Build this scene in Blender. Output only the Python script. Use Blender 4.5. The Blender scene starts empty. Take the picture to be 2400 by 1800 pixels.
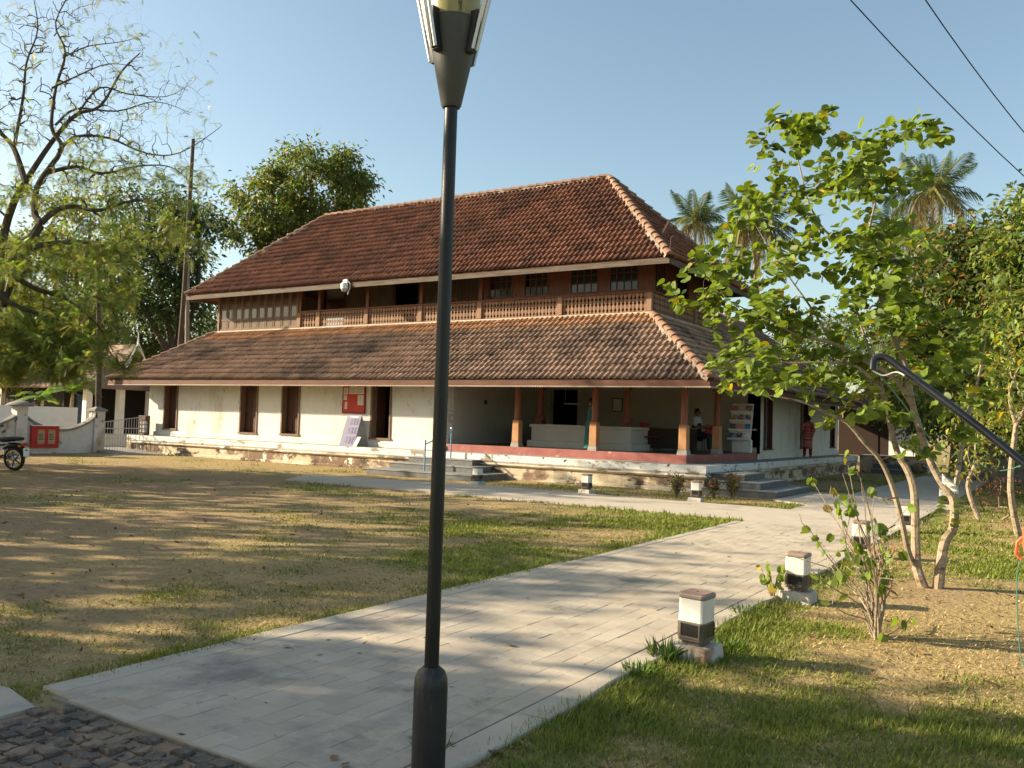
import bpy, math, random
import numpy as np
from mathutils import Vector, Matrix
R = math.radians
SC = bpy.context.scene
COL = SC.collection
RNG = np.random.default_rng(7)
random.seed(7)

# ------------------------------------------------------------------ camera, sky, sun, exposure
FPX = 2040.45                      # focal length in photo pixels (photo 2400 x 1800)
CAM = np.array([7.8023, -21.7341, 1.65])
PITCH, ROLL, YAW = 0.0453, 0.0312, 0.5662
_f = np.array([-math.sin(YAW)*math.cos(PITCH), math.cos(YAW)*math.cos(PITCH), math.sin(PITCH)])
_r0 = np.array([math.cos(YAW), math.sin(YAW), 0.0]); _u0 = np.cross(_r0, _f)
_r = math.cos(ROLL)*_r0 + math.sin(ROLL)*_u0
_u = -math.sin(ROLL)*_r0 + math.cos(ROLL)*_u0
cd = bpy.data.cameras.new('camera'); cam = bpy.data.objects.new('camera', cd); COL.objects.link(cam)
cd.sensor_width = 36.0; cd.lens = FPX/2400*36; cd.clip_start = 0.05; cd.clip_end = 3000
cam.matrix_world = Matrix(((_r[0], _u[0], -_f[0], CAM[0]), (_r[1], _u[1], -_f[1], CAM[1]), (_r[2], _u[2], -_f[2], CAM[2]), (0, 0, 0, 1)))
SC.camera = cam

SUN_AZ, SUN_EL = R(25.0), R(23.0)            # shadows travel along +X turned 25 deg to +Y
to_sun = Vector((-math.cos(SUN_AZ)*math.cos(SUN_EL), -math.sin(SUN_AZ)*math.cos(SUN_EL), math.sin(SUN_EL)))
w = bpy.data.worlds.new('World'); SC.world = w; w.use_nodes = True
nt = w.node_tree; nt.nodes.clear()
sky = nt.nodes.new('ShaderNodeTexSky'); sky.sky_type = 'NISHITA'; sky.sun_disc = False
sky.sun_elevation = SUN_EL
sky.sun_rotation = math.atan2(to_sun.x, to_sun.y)
sky.air_density = 1.0; sky.dust_density = 1.6; sky.ozone_density = 1.0; sky.altitude = 20
bg = nt.nodes.new('ShaderNodeBackground'); bg.inputs[1].default_value = 0.095
wo = nt.nodes.new('ShaderNodeOutputWorld')
tint = nt.nodes.new('ShaderNodeMix'); tint.data_type = 'RGBA'; tint.blend_type = 'MULTIPLY'; tint.inputs[0].default_value = 1; tint.inputs[7].default_value = (1.02, 1.02, .90, 1)
nt.links.new(sky.outputs[0], tint.inputs[6]); nt.links.new(tint.outputs[2], bg.inputs[0]); nt.links.new(bg.outputs[0], wo.inputs[0])
sd = bpy.data.lights.new('sun', 'SUN'); sd.energy = 5.0; sd.angle = R(0.55); sd.color = (1.0, 0.84, 0.60)
so = bpy.data.objects.new('sun', sd); COL.objects.link(so); so.location = (-40, -30, 40)
so.rotation_euler = to_sun.to_track_quat('Z', 'Y').to_euler()
vs = SC.view_settings; vs.view_transform = 'Standard'; vs.look = 'None'; vs.gamma = 1.0; vs.use_curve_mapping = False
vs.exposure = 1.28

# ------------------------------------------------------------------ pixel -> place
def ray(x, y):
    d = _f*FPX + _r*(x-1200) + _u*(900-y); return d/np.linalg.norm(d)
def on_z(x, y, z=0.0):
    d = ray(x, y); return CAM + d*(z-CAM[2])/d[2]
def on_y(x, y, Y):
    d = ray(x, y); return CAM + d*(Y-CAM[1])/d[1]
def on_x(x, y, X):
    d = ray(x, y); return CAM + d*(X-CAM[0])/d[0]
def at(x, y, D):
    d = ray(x, y); return CAM + d*D/np.linalg.norm(d[:2])

# ------------------------------------------------------------------ object helpers
def tag(o, label=None, cat=None, group=None, kind=None):
    if label: o['label'] = label
    if cat: o['category'] = cat
    if group: o['group'] = group
    if kind: o['kind'] = kind
    return o
def empty(name, loc=(0, 0, 0), rz=0.0):
    o = bpy.data.objects.new(name, None); COL.objects.link(o); o.location = loc; o.rotation_euler = (0, 0, rz)
    o.empty_display_size = 0.2
    return o
def link(name, me, parent=None, loc=None, rz=None):
    o = bpy.data.objects.new(name, me); COL.objects.link(o)
    if parent is not None: o.parent = parent
    if loc is not None: o.location = loc
    if rz is not None: o.rotation_euler = (0, 0, rz)
    return o
def copy_tree(o, parent=None):
    c = o.copy(); COL.objects.link(c); c.parent = parent
    for ch in list(o.children): copy_tree(ch, c)
    return c
def np_mesh(name, V, F, mat, smooth=False, attr=None):
    """V (n,3), F (m,k) array of equal-sized faces"""
    V = np.asarray(V, np.float32); F = np.asarray(F, np.int32); k = F.shape[1]
    me = bpy.data.meshes.new(name)
    me.vertices.add(len(V)); me.vertices.foreach_set('co', V.ravel())
    me.loops.add(F.size); me.loops.foreach_set('vertex_index', F.ravel())
    me.polygons.add(len(F)); me.polygons.foreach_set('loop_start', np.arange(0, F.size, k, dtype=np.int32))
    me.polygons.foreach_set('loop_total', np.full(len(F), k, np.int32))
    if smooth: me.polygons.foreach_set('use_smooth', np.ones(len(F), bool))
    if attr:
        for nm, (dom, typ, data) in attr.items():
            a = me.attributes.new(nm, typ, dom)
            a.data.foreach_set('color' if 'COLOR' in typ else 'value', np.asarray(data, np.float32).ravel())
    me.materials.append(mat); me.update(calc_edges=True); me.validate()
    return me
class MB:
    def __init__(s): s.v = []; s.f = []; s.m = []; s.cur = 0
    def add(s, vs, fs):
        b = len(s.v); s.v += [tuple(map(float, q)) for q in vs]; s.f += [tuple(b+i for i in f) for f in fs]; s.m += [s.cur]*len(fs); return s
    def box(s, x0, x1, y0, y1, z0, z1):
        return s.add([(x0,y0,z0),(x1,y0,z0),(x1,y1,z0),(x0,y1,z0),(x0,y0,z1),(x1,y0,z1),(x1,y1,z1),(x0,y1,z1)],
                     [(0,3,2,1),(4,5,6,7),(0,1,5,4),(1,2,6,5),(2,3,7,6),(3,0,4,7)])
    def prism(s, poly, z0, z1):
        n = len(poly)
        return s.add([(x,y,z0) for x,y in poly]+[(x,y,z1) for x,y in poly],
                     [tuple(range(n-1,-1,-1)), tuple(range(n,2*n))]+[(i,(i+1)%n,n+(i+1)%n,n+i) for i in range(n)])
    def slab(s, pts, t):
        """polygon of 3D points given thickness t below along its normal"""
        P = [Vector(p) for p in pts]; n = (P[1]-P[0]).cross(P[2]-P[0]).normalized()
        k = len(P); Q = [p-n*t for p in P]
        return s.add(P+Q, [tuple(range(k)), tuple(range(2*k-1,k-1,-1))]+[(i,k+i,k+(i+1)%k,(i+1)%k) for i in range(k)])
    def frustum(s, c, half0, half1, z0, z1):
        (x,y) = c; a, b = half0, half1
        return s.add([(x-a,y-a,z0),(x+a,y-a,z0),(x+a,y+a,z0),(x-a,y+a,z0),(x-b,y-b,z1),(x+b,y-b,z1),(x+b,y+b,z1),(x-b,y+b,z1)],
                     [(0,3,2,1),(4,5,6,7),(0,1,5,4),(1,2,6,5),(2,3,7,6),(3,0,4,7)])
    def lathe(s, prof, n=16, c=(0,0,0), rot=0.0):
        vs = []; fs = []
        for (r,z) in prof:
            for i in range(n):
                a = 2*math.pi*i/n+rot; vs.append((c[0]+r*math.cos(a), c[1]+r*math.sin(a), c[2]+z))
        m = len(prof)
        for j in range(m-1):
            for i in range(n): fs.append((j*n+i, j*n+(i+1)%n, (j+1)*n+(i+1)%n, (j+1)*n+i))
        fs.append(tuple(range(n-1,-1,-1))); fs.append(tuple((m-1)*n+i for i in range(n)))
        return s.add(vs, fs)
    def tube(s, pts, rad, n=8, cap=True):
        P = [Vector(p) for p in pts]; m = len(P)
        if not hasattr(rad, '__len__'): rad = [rad]*m
        vs = []; fs = []; up = None
        for j in range(m):
            t = (P[min(j+1,m-1)]-P[max(j-1,0)])
            t = t.normalized() if t.length > 1e-9 else Vector((0,0,1))
            if up is None:
                up = t.orthogonal().normalized()
            else:
                up = (up - t*up.dot(t)); up = up.normalized() if up.length > 1e-6 else t.orthogonal().normalized()
            b = t.cross(up)
            for i in range(n):
                a = 2*math.pi*i/n; vs.append(P[j]+(up*math.cos(a)+b*math.sin(a))*rad[j])
        for j in range(m-1):
            for i in range(n): fs.append((j*n+i, j*n+(i+1)%n, (j+1)*n+(i+1)%n, (j+1)*n+i))
        if cap: fs.append(tuple(range(n-1,-1,-1))); fs.append(tuple((m-1)*n+i for i in range(n)))
        return s.add(vs, fs)
    def ball(s, c, r, n=10, m=6, sq=(1,1,1)):
        vs=[]; fs=[]
        for j in range(m+1):
            p = math.pi*j/m
            for i in range(n):
                a = 2*math.pi*i/n
                vs.append((c[0]+sq[0]*r*math.sin(p)*math.cos(a), c[1]+sq[1]*r*math.sin(p)*math.sin(a), c[2]+sq[2]*r*math.cos(p)))
        for j in range(m):
            for i in range(n): fs.append((j*n+i,(j+1)*n+i,(j+1)*n+(i+1)%n,j*n+(i+1)%n))
        return s.add(vs, fs)
    def mesh(s, name, mats, smooth=False):
        me = bpy.data.meshes.new(name); me.from_pydata(s.v, [], s.f)
        for m in (mats if isinstance(mats, (list,tuple)) else [mats]): me.materials.append(m)
        if any(s.m): me.polygons.foreach_set('material_index', np.array(s.m, np.int32))
        if smooth:
            me.polygons.foreach_set('use_smooth', np.ones(len(me.polygons), bool))
            me.set_sharp_from_angle(angle=R(40))
        me.update(); return me
    def build(s, name, mats, parent=None, bevel=0, smooth=False, loc=None, rz=None):
        o = link(name, s.mesh(name, mats, smooth), parent, loc, rz)
        if bevel:
            b = o.modifiers.new('bevel', 'BEVEL'); b.width = bevel; b.segments = 2; b.limit_method = 'ANGLE'; b.angle_limit = R(40)
        return o

# ------------------------------------------------------------------ value noise for placing and colouring
_tab = np.random.default_rng(11).random((256, 256))
def vnoise(x, y):
    x = np.asarray(x, float); y = np.asarray(y, float)
    xi = np.floor(x).astype(int); yi = np.floor(y).astype(int); fx = x-xi; fy = y-yi
    fx = fx*fx*(3-2*fx); fy = fy*fy*(3-2*fy)
    g = lambda a, b: _tab[a % 256, b % 256]
    return (g(xi,yi)*(1-fx)+g(xi+1,yi)*fx)*(1-fy)+(g(xi,yi+1)*(1-fx)+g(xi+1,yi+1)*fx)*fy
def fbm(x, y, o=4):
    s = 0; a = .5
    for i in range(o): s = s+a*vnoise(x*2**i+17*i, y*2**i+31*i); a *= .5
    return s/(1-.5**o)
def sstep(a, b, x): t = np.clip((x-a)/(b-a), 0, 1); return t*t*(3-2*t)

# ------------------------------------------------------------------ materials
def mat(name, cols, scale=3.0, rough=0.8, bump=0.0, bscale=30.0, metal=0.0, spec=0.3, stretch=(1,1,1), detail=5.0, coords='world', trans=0.0, attr=None, attrmix=None, rand=0.0, contrast=None, emit=None, coat=0.0):
    m = bpy.data.materials.new(name); m.use_nodes = True; t = m.node_tree; N = t.nodes; L = t.links
    p = N['Principled BSDF']; out = N['Material Output']
    p.inputs['Roughness'].default_value = rough; p.inputs['Metallic'].default_value = metal
    p.inputs['Specular IOR Level'].default_value = spec; p.inputs['Coat Weight'].default_value = coat
    if coords == 'world': src = N.new('ShaderNodeNewGeometry').outputs['Position']
    else: src = N.new('ShaderNodeTexCoord').outputs['Object']
    mp = N.new('ShaderNodeMapping'); mp.inputs['Scale'].default_value = stretch; L.new(src, mp.inputs[0])
    if isinstance(cols[0], (int, float)): cols = [(0, cols), (1, cols)]
    col = None
    nz = N.new('ShaderNodeTexNoise'); nz.inputs['Scale'].default_value = scale; nz.inputs['Detail'].default_value = detail; nz.inputs['Roughness'].default_value = .6
    L.new(mp.outputs[0], nz.inputs['Vector'])
    rp = N.new('ShaderNodeValToRGB'); e = rp.color_ramp.elements
    while len(e) < len(cols): e.new(0.5)
    for i, (pos, c) in enumerate(cols): e[i].position = pos; e[i].color = (*c, 1)
    L.new(nz.outputs['Fac'], rp.inputs[0]); col = rp.outputs[0]
    if attr:
        an = N.new('ShaderNodeAttribute'); an.attribute_name = attr
        if attrmix is None:      # attribute colour multiplied in
            mx = N.new('ShaderNodeMix'); mx.data_type = 'RGBA'; mx.blend_type = 'MULTIPLY'; mx.inputs[0].default_value = 1
            L.new(an.outputs['Color'], mx.inputs[6]); L.new(col, mx.inputs[7]); col = mx.outputs[2]
        else:                    # attribute drives a brightness range
            mr = N.new('ShaderNodeMapRange'); mr.inputs['To Min'].default_value = attrmix[0]; mr.inputs['To Max'].default_value = attrmix[1]
            L.new(an.outputs['Fac'], mr.inputs[0])
            hs = N.new('ShaderNodeHueSaturation'); L.new(mr.outputs[0], hs.inputs['Value']); L.new(col, hs.inputs['Color']); col = hs.outputs[0]
    if rand:
        oi = N.new('ShaderNodeObjectInfo'); mr = N.new('ShaderNodeMapRange'); mr.inputs['To Min'].default_value = 1-rand; mr.inputs['To Max'].default_value = 1+rand
        L.new(oi.outputs['Random'], mr.inputs[0])
        hs = N.new('ShaderNodeHueSaturation'); L.new(mr.outputs[0], hs.inputs['Value']); L.new(col, hs.inputs['Color']); col = hs.outputs[0]
    L.new(col, p.inputs['Base Color'])
    if bump:
        n2 = N.new('ShaderNodeTexNoise'); n2.inputs['Scale'].default_value = bscale; n2.inputs['Detail'].default_value = 6; L.new(mp.outputs[0], n2.inputs['Vector'])
        b = N.new('ShaderNodeBump'); b.inputs['Strength'].default_value = 1.0; b.inputs['Distance'].default_value = bump; L.new(n2.outputs['Fac'], b.inputs['Height']); L.new(b.outputs[0], p.inputs['Normal'])
    if emit: p.inputs['Emission Color'].default_value = (*emit[:3], 1); p.inputs['Emission Strength'].default_value = emit[3]
    if trans:
        tr = N.new('ShaderNodeBsdfTranslucent'); ms = N.new('ShaderNodeMixShader'); ms.inputs[0].default_value = trans
        hs = N.new('ShaderNodeHueSaturation'); hs.inputs['Saturation'].default_value = 1.15; hs.inputs['Value'].default_value = 1.5; hs.inputs['Hue'].default_value = .485
        L.new(col, hs.inputs['Color']); L.new(hs.outputs[0], tr.inputs[0]); L.new(p.outputs[0], ms.inputs[1]); L.new(tr.outputs[0], ms.inputs[2]); L.new(ms.outputs[0], out.inputs[0])
    return m
def mask_mat(name, base, patches, rough=.9, bump=.004, bscale=25, coords='world'):
    """base colour with layered patches: (colour, noise scale, threshold lo, hi, stretch)"""
    m = mat(name, base, scale=2.2, rough=rough, bump=bump, bscale=bscale, coords=coords)
    t = m.node_tree; N = t.nodes; L = t.links; p = N['Principled BSDF']; col = p.inputs['Base Color'].links[0].from_socket
    src = N['Mapping'].outputs[0]
    for (c, sc, lo, hi, st) in patches:
        mp = N.new('ShaderNodeMapping'); mp.inputs['Scale'].default_value = st; mp.inputs['Location'].default_value = (sc*3.1, lo*17, sc*.7); L.new(src, mp.inputs[0])
        nz = N.new('ShaderNodeTexNoise'); nz.inputs['Scale'].default_value = sc; nz.inputs['Detail'].default_value = 9; nz.inputs['Roughness'].default_value = .68; L.new(mp.outputs[0], nz.inputs['Vector'])
        mr = N.new('ShaderNodeMapRange'); mr.inputs['From Min'].default_value = lo; mr.inputs['From Max'].default_value = hi; L.new(nz.outputs['Fac'], mr.inputs[0])
        mx = N.new('ShaderNodeMix'); mx.data_type = 'RGBA'; mx.inputs[7].default_value = (*c, 1); L.new(mr.outputs[0], mx.inputs[0]); L.new(col, mx.inputs[6]); col = mx.outputs[2]
    L.new(col, p.inputs['Base Color']); return m

K = {}
K['plaster'] = mask_mat('white_plaster', [(.3,(.63,.62,.585)),(.7,(.70,.69,.66))], [((.40,.36,.29),1.1,.53,.74,(1,1,.35)),((.34,.30,.245),3.5,.60,.70,(1,1,.5)),((.30,.26,.20),6,.69,.74,(1,1,1))], bump=.003)
K['coping'] = mask_mat('plinth_whitewash', [(.3,(.62,.62,.60)),(.7,(.70,.70,.69))], [((.30,.25,.19),1.7,.57,.60,(1,1,2)),((.10,.085,.07),2.6,.61,.63,(1,1,1.6)),((.45,.42,.36),.7,.60,.75,(1,1,.3))], bump=.012, bscale=14)
K['plinth'] = mask_mat('peeling_plinth', [(.3,(.50,.40,.28)),(.7,(.62,.52,.38))], [((.20,.135,.09),.55,.48,.54,(1,1,1.8)),((.085,.064,.048),1.1,.53,.60,(1,1,1.5)),((.66,.62,.54),2.4,.60,.62,(1,1,1))], bump=.02, bscale=10)
K['mould'] = mask_mat('weathered_moulding', [(.3,(.44,.36,.27)),(.7,(.58,.50,.40))], [((.14,.11,.08),1.6,.52,.58,(1,1,4)),((.70,.68,.62),1.1,.56,.62,(1,1,3))], bump=.01, bscale=16)
K['cement'] = mat('grey_cement', [(.3,(.24,.23,.21)),(.7,(.36,.34,.31))], scale=2.5, rough=.85, bump=.004)
K['stone_step'] = mat('dark_granite_steps', [(.3,(.085,.088,.09)),(.7,(.15,.152,.15))], scale=5, rough=.6, bump=.003)
K['step_top'] = mat('step_tread_granite', [(.3,(.19,.195,.20)),(.7,(.27,.27,.265))], scale=5, rough=.55, bump=.003)
K['kerb_red'] = mask_mat('red_oxide_kerb', [(.3,(.25,.080,.072)),(.7,(.34,.125,.108))], [((.46,.30,.24),2.0,.60,.66,(1,1,1)),((.55,.5,.44),4,.68,.72,(1,1,1))], rough=.6)
K['floor'] = mat('polished_floor', [(.3,(.075,.06,.05)),(.7,(.12,.09,.07))], scale=3, rough=.35)
K['wood_dark'] = mat('dark_brown_wood', [(.3,(.055,.022,.014)),(.7,(.10,.042,.026))], scale=6, rough=.6, stretch=(6,6,.6), bump=.003)
K['wood_red'] = mat('red_brown_wood', [(.3,(.095,.032,.020)),(.7,(.15,.055,.034))], scale=5, rough=.6, stretch=(5,5,.6), bump=.003)
K['wood_frame'] = mat('weathered_wood_frame', [(.3,(.15,.085,.052)),(.7,(.26,.165,.11))], scale=5, rough=.75, stretch=(5,5,.6), bump=.003)
K['wood_bal'] = mat('balustrade_wood', [(.3,(.19,.105,.065)),(.7,(.29,.18,.115))], scale=4, rough=.75, stretch=(4,4,.6), bump=.003, rand=.12)
K['plank'] = mat('grey_brown_planks', [(.3,(.125,.090,.066)),(.7,(.20,.150,.112))], scale=3, rough=.8, stretch=(8,8,.5), rand=.15)
K['fascia'] = mat('grey_fascia', [(.3,(.065,.047,.036)),(.7,(.15,.115,.09))], scale=3, rough=.8, stretch=(.6,.6,5), bump=.003)
K['fascia_red'] = mat('red_brown_fascia', [(.3,(.085,.034,.021)),(.7,(.145,.064,.040))], scale=3, rough=.7, stretch=(.6,.6,4), bump=.002)
K['trim'] = mat('zinc_trim', [(.3,(.30,.22,.16)),(.7,(.44,.36,.28))], scale=3, rough=.6)
K['col_low'] = mask_mat('sunlit_ochre_pillar', [(.3,(.36,.17,.075)),(.7,(.47,.25,.12))], [((.16,.085,.05),3,.60,.68,(1,1,.6)),((.55,.42,.28),4,.66,.70,(1,1,1))], rough=.6)  # ochre paint plus sunlight put into the lower pillar colour
K['col_up'] = mat('red_brown_pillar', [(.3,(.17,.055,.03)),(.7,(.25,.09,.05))], scale=4, rough=.55, stretch=(4,4,.6))
K['glass'] = mat('window_glass', (.028,.032,.033), rough=.08, spec=.35)
K['desk0'] = mat('shaded_wing_timber', (.03,.016,.011), rough=.7)  # brown timber blackened to hold the rear wing's shade
K['dark'] = mat('interior_shade', (.02,.017,.014), rough=.95)  # near-black colour stands in for shade inside rooms and porch
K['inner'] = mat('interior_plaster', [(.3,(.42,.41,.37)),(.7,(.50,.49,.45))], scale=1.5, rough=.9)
K['inner_shaded'] = mat('shaded_cream_wall', [(.3,(.44,.41,.35)),(.7,(.52,.49,.42))], scale=1.5, rough=.9)  # wall colour darkened to carry the verandah's deep shade
# roof tiles: clay with a per-tile tone and darker noise patches
def tile_mat(name, base, dark, darklo, darkhi, dsc):
    m = mask_mat(name, base, [(dark, dsc, darklo, darkhi, (1,1,1)), ((.42,.33,.25), 9, .68, .74, (1,1,1))], rough=.85, bump=.004, bscale=40)
    t = m.node_tree; N = t.nodes; L = t.links; p = N['Principled BSDF']; col = p.inputs['Base Color'].links[0].from_socket
    an = N.new('ShaderNodeAttribute'); an.attribute_name = 'rnd'
    mr = N.new('ShaderNodeMapRange'); mr.inputs['To Min'].default_value = .72; mr.inputs['To Max'].default_value = 1.22; L.new(an.outputs['Fac'], mr.inputs[0])
    hs = N.new('ShaderNodeHueSaturation'); L.new(mr.outputs[0], hs.inputs['Value']); L.new(col, hs.inputs['Color']); L.new(hs.outputs[0], p.inputs['Base Color'])
    return m
K['tile_up'] = tile_mat('upper_roof_tile', [(.3,(.200,.082,.050)),(.7,(.285,.128,.080))], (.065,.038,.030), .47, .69, .8)
K['tile_low'] = tile_mat('lower_roof_tile', [(.3,(.32,.205,.142)),(.7,(.42,.285,.205))], (.085,.066,.057), .48, .70, .55)
K['tile_new'] = tile_mat('newer_roof_tile', [(.3,(.44,.235,.125)),(.7,(.55,.315,.18))], (.20,.10,.06), .60, .80, .8)
K['ridge'] = mask_mat('ridge_tile_clay', [(.3,(.20,.108,.068)),(.7,(.29,.165,.108))], [((.12,.09,.07),3,.55,.66,(1,1,1)),((.5,.46,.4),5,.62,.68,(1,1,1))])
K['mortar'] = mat('lime_mortar', [(.3,(.17,.13,.10)),(.7,(.30,.25,.20))], scale=8, rough=.95, bump=.01)
K['flash'] = mat('white_flashing', [(.3,(.40,.33,.25)),(.7,(.54,.47,.38))], scale=6, rough=.9)
# ================================================================== the ground
PX0, PX1 = 2.95, 5.20            # main paved path
FY0, FY1 = -5.80, -3.00          # path along the front
def gz(x, y):
    x = np.asarray(x, float); y = np.asarray(y, float)
    z = -.030*sstep(5.40, 5.55, x)*sstep(-22, -19, y)
    far = sstep(0.15, 0.9, np.abs(x-(PX0+PX1)/2)-(PX1-PX0)/2)*sstep(.1, .6, np.maximum(FY0-y, y-FY1))
    return z + (fbm(x*.35, y*.35)-.5)*.05*far*sstep(.2,1.5,np.abs(y+19.2))
def green_at(x, y):
    n = fbm(x*.55+3, y*.55+9, 5); n2 = fbm(x*2.3, y*2.3, 3)
    g = .20 + (n-.5)*2.2 + (n2-.5)*1.1
    g = g + .36*np.exp(-np.abs(x-2.75)/.28)*(x < 3.2)*(y > -18.8) + .22*np.exp(-np.abs(x-2.6)/1.6)*(x < 3)*sstep(-17.5,-13,y)
    g = g + .26*np.exp(-np.abs(y+6.0)/.35)*(x > -9.5)*(x < 3) + .20*np.exp(-np.abs(y+6.5)/3)*(x > -9)*(x < 3)
    g = g + .50*np.exp(-np.abs(x-5.6)/.28)*(x > 5.1)*(y < -9) + .24*(x > 5.3)
    g = g + .30*np.exp(-(((x-1.2)/2.0)**2+((y+9.0)/3.5)**2)) + .10*(x > 5.3)*sstep(-15.2,-16.6,y)
    g = g + .16*np.exp(-(((x-6.3)/1.6)**2+((y+16.8)/1.5)**2)) + .35*np.exp(-(((x-7.6)/1.6)**2+((y+8.2)/2.2)**2))
    g = g - .55*np.exp(-(((x-6.7)/1.0)**2+((y+11.9)/1.2)**2)) - .25*np.exp(-(((x-7.6)/1.2)**2+((y+14)/1.0)**2))
    g = g - .30*sstep(2.0, -4.0, x)*(x < 3) - .22*sstep(-13, -16, y)*(x < 2.5)
    return np.clip(g, 0, 1)
def soil_at(x, y):
    s = .55*sstep(2.2, -5, x)*sstep(-2, -8, y) + (fbm(x*.8+40, y*.8+12, 4)-.45)*1.6
    s = s + .5*np.exp(-(((x-6.7)/.9)**2+((y+11.7)/1.0)**2)) + .25*np.exp(-(((x-1.2)/1.6)**2+((y+17.3)/1.6)**2))
    return np.clip(s, 0, 1)
STRAW = np.array([.41,.310,.145]); GREEN = np.array([.125,.145,.034]); SOIL = np.array([.315,.215,.128])
def ground_col(x, y):
    g = green_at(x, y)[..., None]; s = soil_at(x, y)[..., None]
    c = STRAW*.86*(1-s) + SOIL*s
    c = c*(1-g*.8) + GREEN*1.15*(g*.8)
    far = (np.hypot(x-CAM[0], y-CAM[1]) > 60)[..., None]
    return c*np.ones(3)
gx = np.unique(np.concatenate([np.array([-900,-400,-200,-120,-80,-60,-45,-38]), np.arange(-33, 14.01, .16), np.array([16,20,26,35,50,80,140,300,900])]))
gy = np.unique(np.concatenate([np.array([-900,-300,-120,-60,-40,-30,-26]), np.arange(-23, 8.01, .16), np.array([9,11,14,18,24,32,44,60,90,150,300,900])]))
GX, GY = np.meshgrid(gx, gy); GZ = gz(GX, GY); gcol = ground_col(GX, GY)
nx, ny = len(gx), len(gy); idx = np.arange(nx*ny).reshape(ny, nx)
F = np.stack([idx[:-1,:-1], idx[:-1,1:], idx[1:,1:], idx[1:,:-1]], -1).reshape(-1, 4)
K['ground'] = mat('lawn_soil', [(.25,(.55,.52,.50)),(.5,(1,1,1)),(.75,(1.0,.98,.93))], scale=9, rough=.95, bump=.02, bscale=22, attr='gcol', detail=8, spec=.1)
me = np_mesh('ground', np.stack([GX, GY, GZ], -1).reshape(-1,3), F, K['ground'], True, {'gcol': ('POINT','FLOAT_COLOR', np.concatenate([gcol.reshape(-1,3), np.ones((nx*ny,1))], 1))})
tag(link('ground', me), 'dry patchy lawn of straw coloured grass and sandy soil', kind='structure')

# ------------------------------------------------------------------ paths
K['paver'] = mask_mat('grey_pavers', [(.3,(.400,.342,.268)),(.7,(.480,.420,.335))], [((.235,.215,.185),1.3,.52,.68,(1,1,1)),((.42,.34,.24),.8,.53,.70,(1,1,1)),((.25,.19,.13),3.1,.62,.72,(1,1,1)),((.15,.14,.13),30,.66,.70,(1,1,1))], rough=.9, bump=.003, bscale=60)
def add_rand(m, lo, hi):
    t = m.node_tree; N = t.nodes; L = t.links; p = N['Principled BSDF']; col = p.inputs['Base Color'].links[0].from_socket
    oi = N.new('ShaderNodeAttribute'); oi.attribute_name = 'rnd'; mr = N.new('ShaderNodeMapRange'); mr.inputs['To Min'].default_value = lo; mr.inputs['To Max'].default_value = hi
    L.new(oi.outputs['Fac'], mr.inputs[0]); hs = N.new('ShaderNodeHueSaturation'); L.new(mr.outputs[0], hs.inputs['Value']); L.new(col, hs.inputs['Color']); L.new(hs.outputs[0], p.inputs['Base Color'])
add_rand(K['paver'], .90, 1.07)
K['bed'] = mat('joint_sand', [(.3,(.21,.18,.14)),(.7,(.31,.275,.22))], scale=20, rough=.95)
K['concrete'] = mask_mat('path_concrete', [(.3,(.40,.345,.275)),(.7,(.48,.425,.345))], [((.25,.24,.22),.9,.56,.74,(1,1,1)),((.44,.37,.28),.6,.55,.75,(1,1,1)),((.2,.18,.15),12,.66,.72,(1,1,1))], rough=.9, bump=.004, bscale=30)
main = MB().box(PX0, PX1, -18.87, -6.2, -.10, .016).build('main_path', K['bed'])
tag(main, 'paved grey footpath running from cobbles to house', kind='structure')
cells = []; PW, PL = .150, .215
ncol = int((PX1-PX0)/PW); PW = (PX1-PX0)/ncol
for c in range(ncol):
    y = -18.86 + RNG.random()*-.3
    while y < -6.25:
        y0, y1 = max(y, -18.862), min(y+PL, -6.22)
        if y1-y0 > .05: cells.append((PX0+c*PW, PX0+(c+1)*PW, y0, y1))
        y += PL
cells.sort(key=lambda q: math.hypot((q[0]+q[1])/2-CAM[0], (q[2]+q[3])/2-CAM[1]) if (q[2] > -18.5) else math.hypot((q[0]+q[1])/2-5.0, (q[2]+q[3])/2+19.5)+2)
full = [q for q in cells if abs(q[3]-q[2]-PL) < 1e-6]; near = set(full[:290])
def chamfer_box(mb, x0, x1, y0, y1, z0, z1, b=.003):
    mb.add([(x0,y0,z0),(x1,y0,z0),(x1,y1,z0),(x0,y1,z0),(x0,y0,z1-b),(x1,y0,z1-b),(x1,y1,z1-b),(x0,y1,z1-b),(x0+b,y0+b,z1),(x1-b,y0+b,z1),(x1-b,y1-b,z1),(x0+b,y1-b,z1)],
           [(8,9,10,11),(0,1,5,4),(1,2,6,5),(2,3,7,6),(3,0,4,7),(4,5,9,8),(5,6,10,9),(6,7,11,10),(7,4,8,11)])
pm = []
for i in range(10):
    g = (.0001 if i % 2 else .0005+.0010*RNG.random()); mb = MB(); chamfer_box(mb, -PW/2+g, PW/2-g, -PL/2+.0004, PL/2-.0004, -.02, .0, .0010)
    mm = mb.mesh('paver', K['paver']); a = mm.attributes.new('rnd', 'FLOAT', 'FACE'); a.data.foreach_set('value', np.full(len(mm.polygons), (i+.5)/10, np.float32)); pm.append(mm)
rest = MB(); rr = []
for q in cells:
    z = .030+RNG.normal()*.0011
    if q in near:
        o = link('paver', pm[RNG.integers(10)], main, ((q[0]+q[1])/2, (q[2]+q[3])/2, z))
        o.rotation_euler = (RNG.normal()*.003, RNG.normal()*.005, 0)
    else:
        g = .0002+.0010*RNG.random(); n0 = len(rest.f); chamfer_box(rest, q[0]+g, q[1]-g, q[2]+.001, q[3]-.001, .005, z, .0010); rr += [RNG.random()]*(len(rest.f)-n0)
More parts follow.
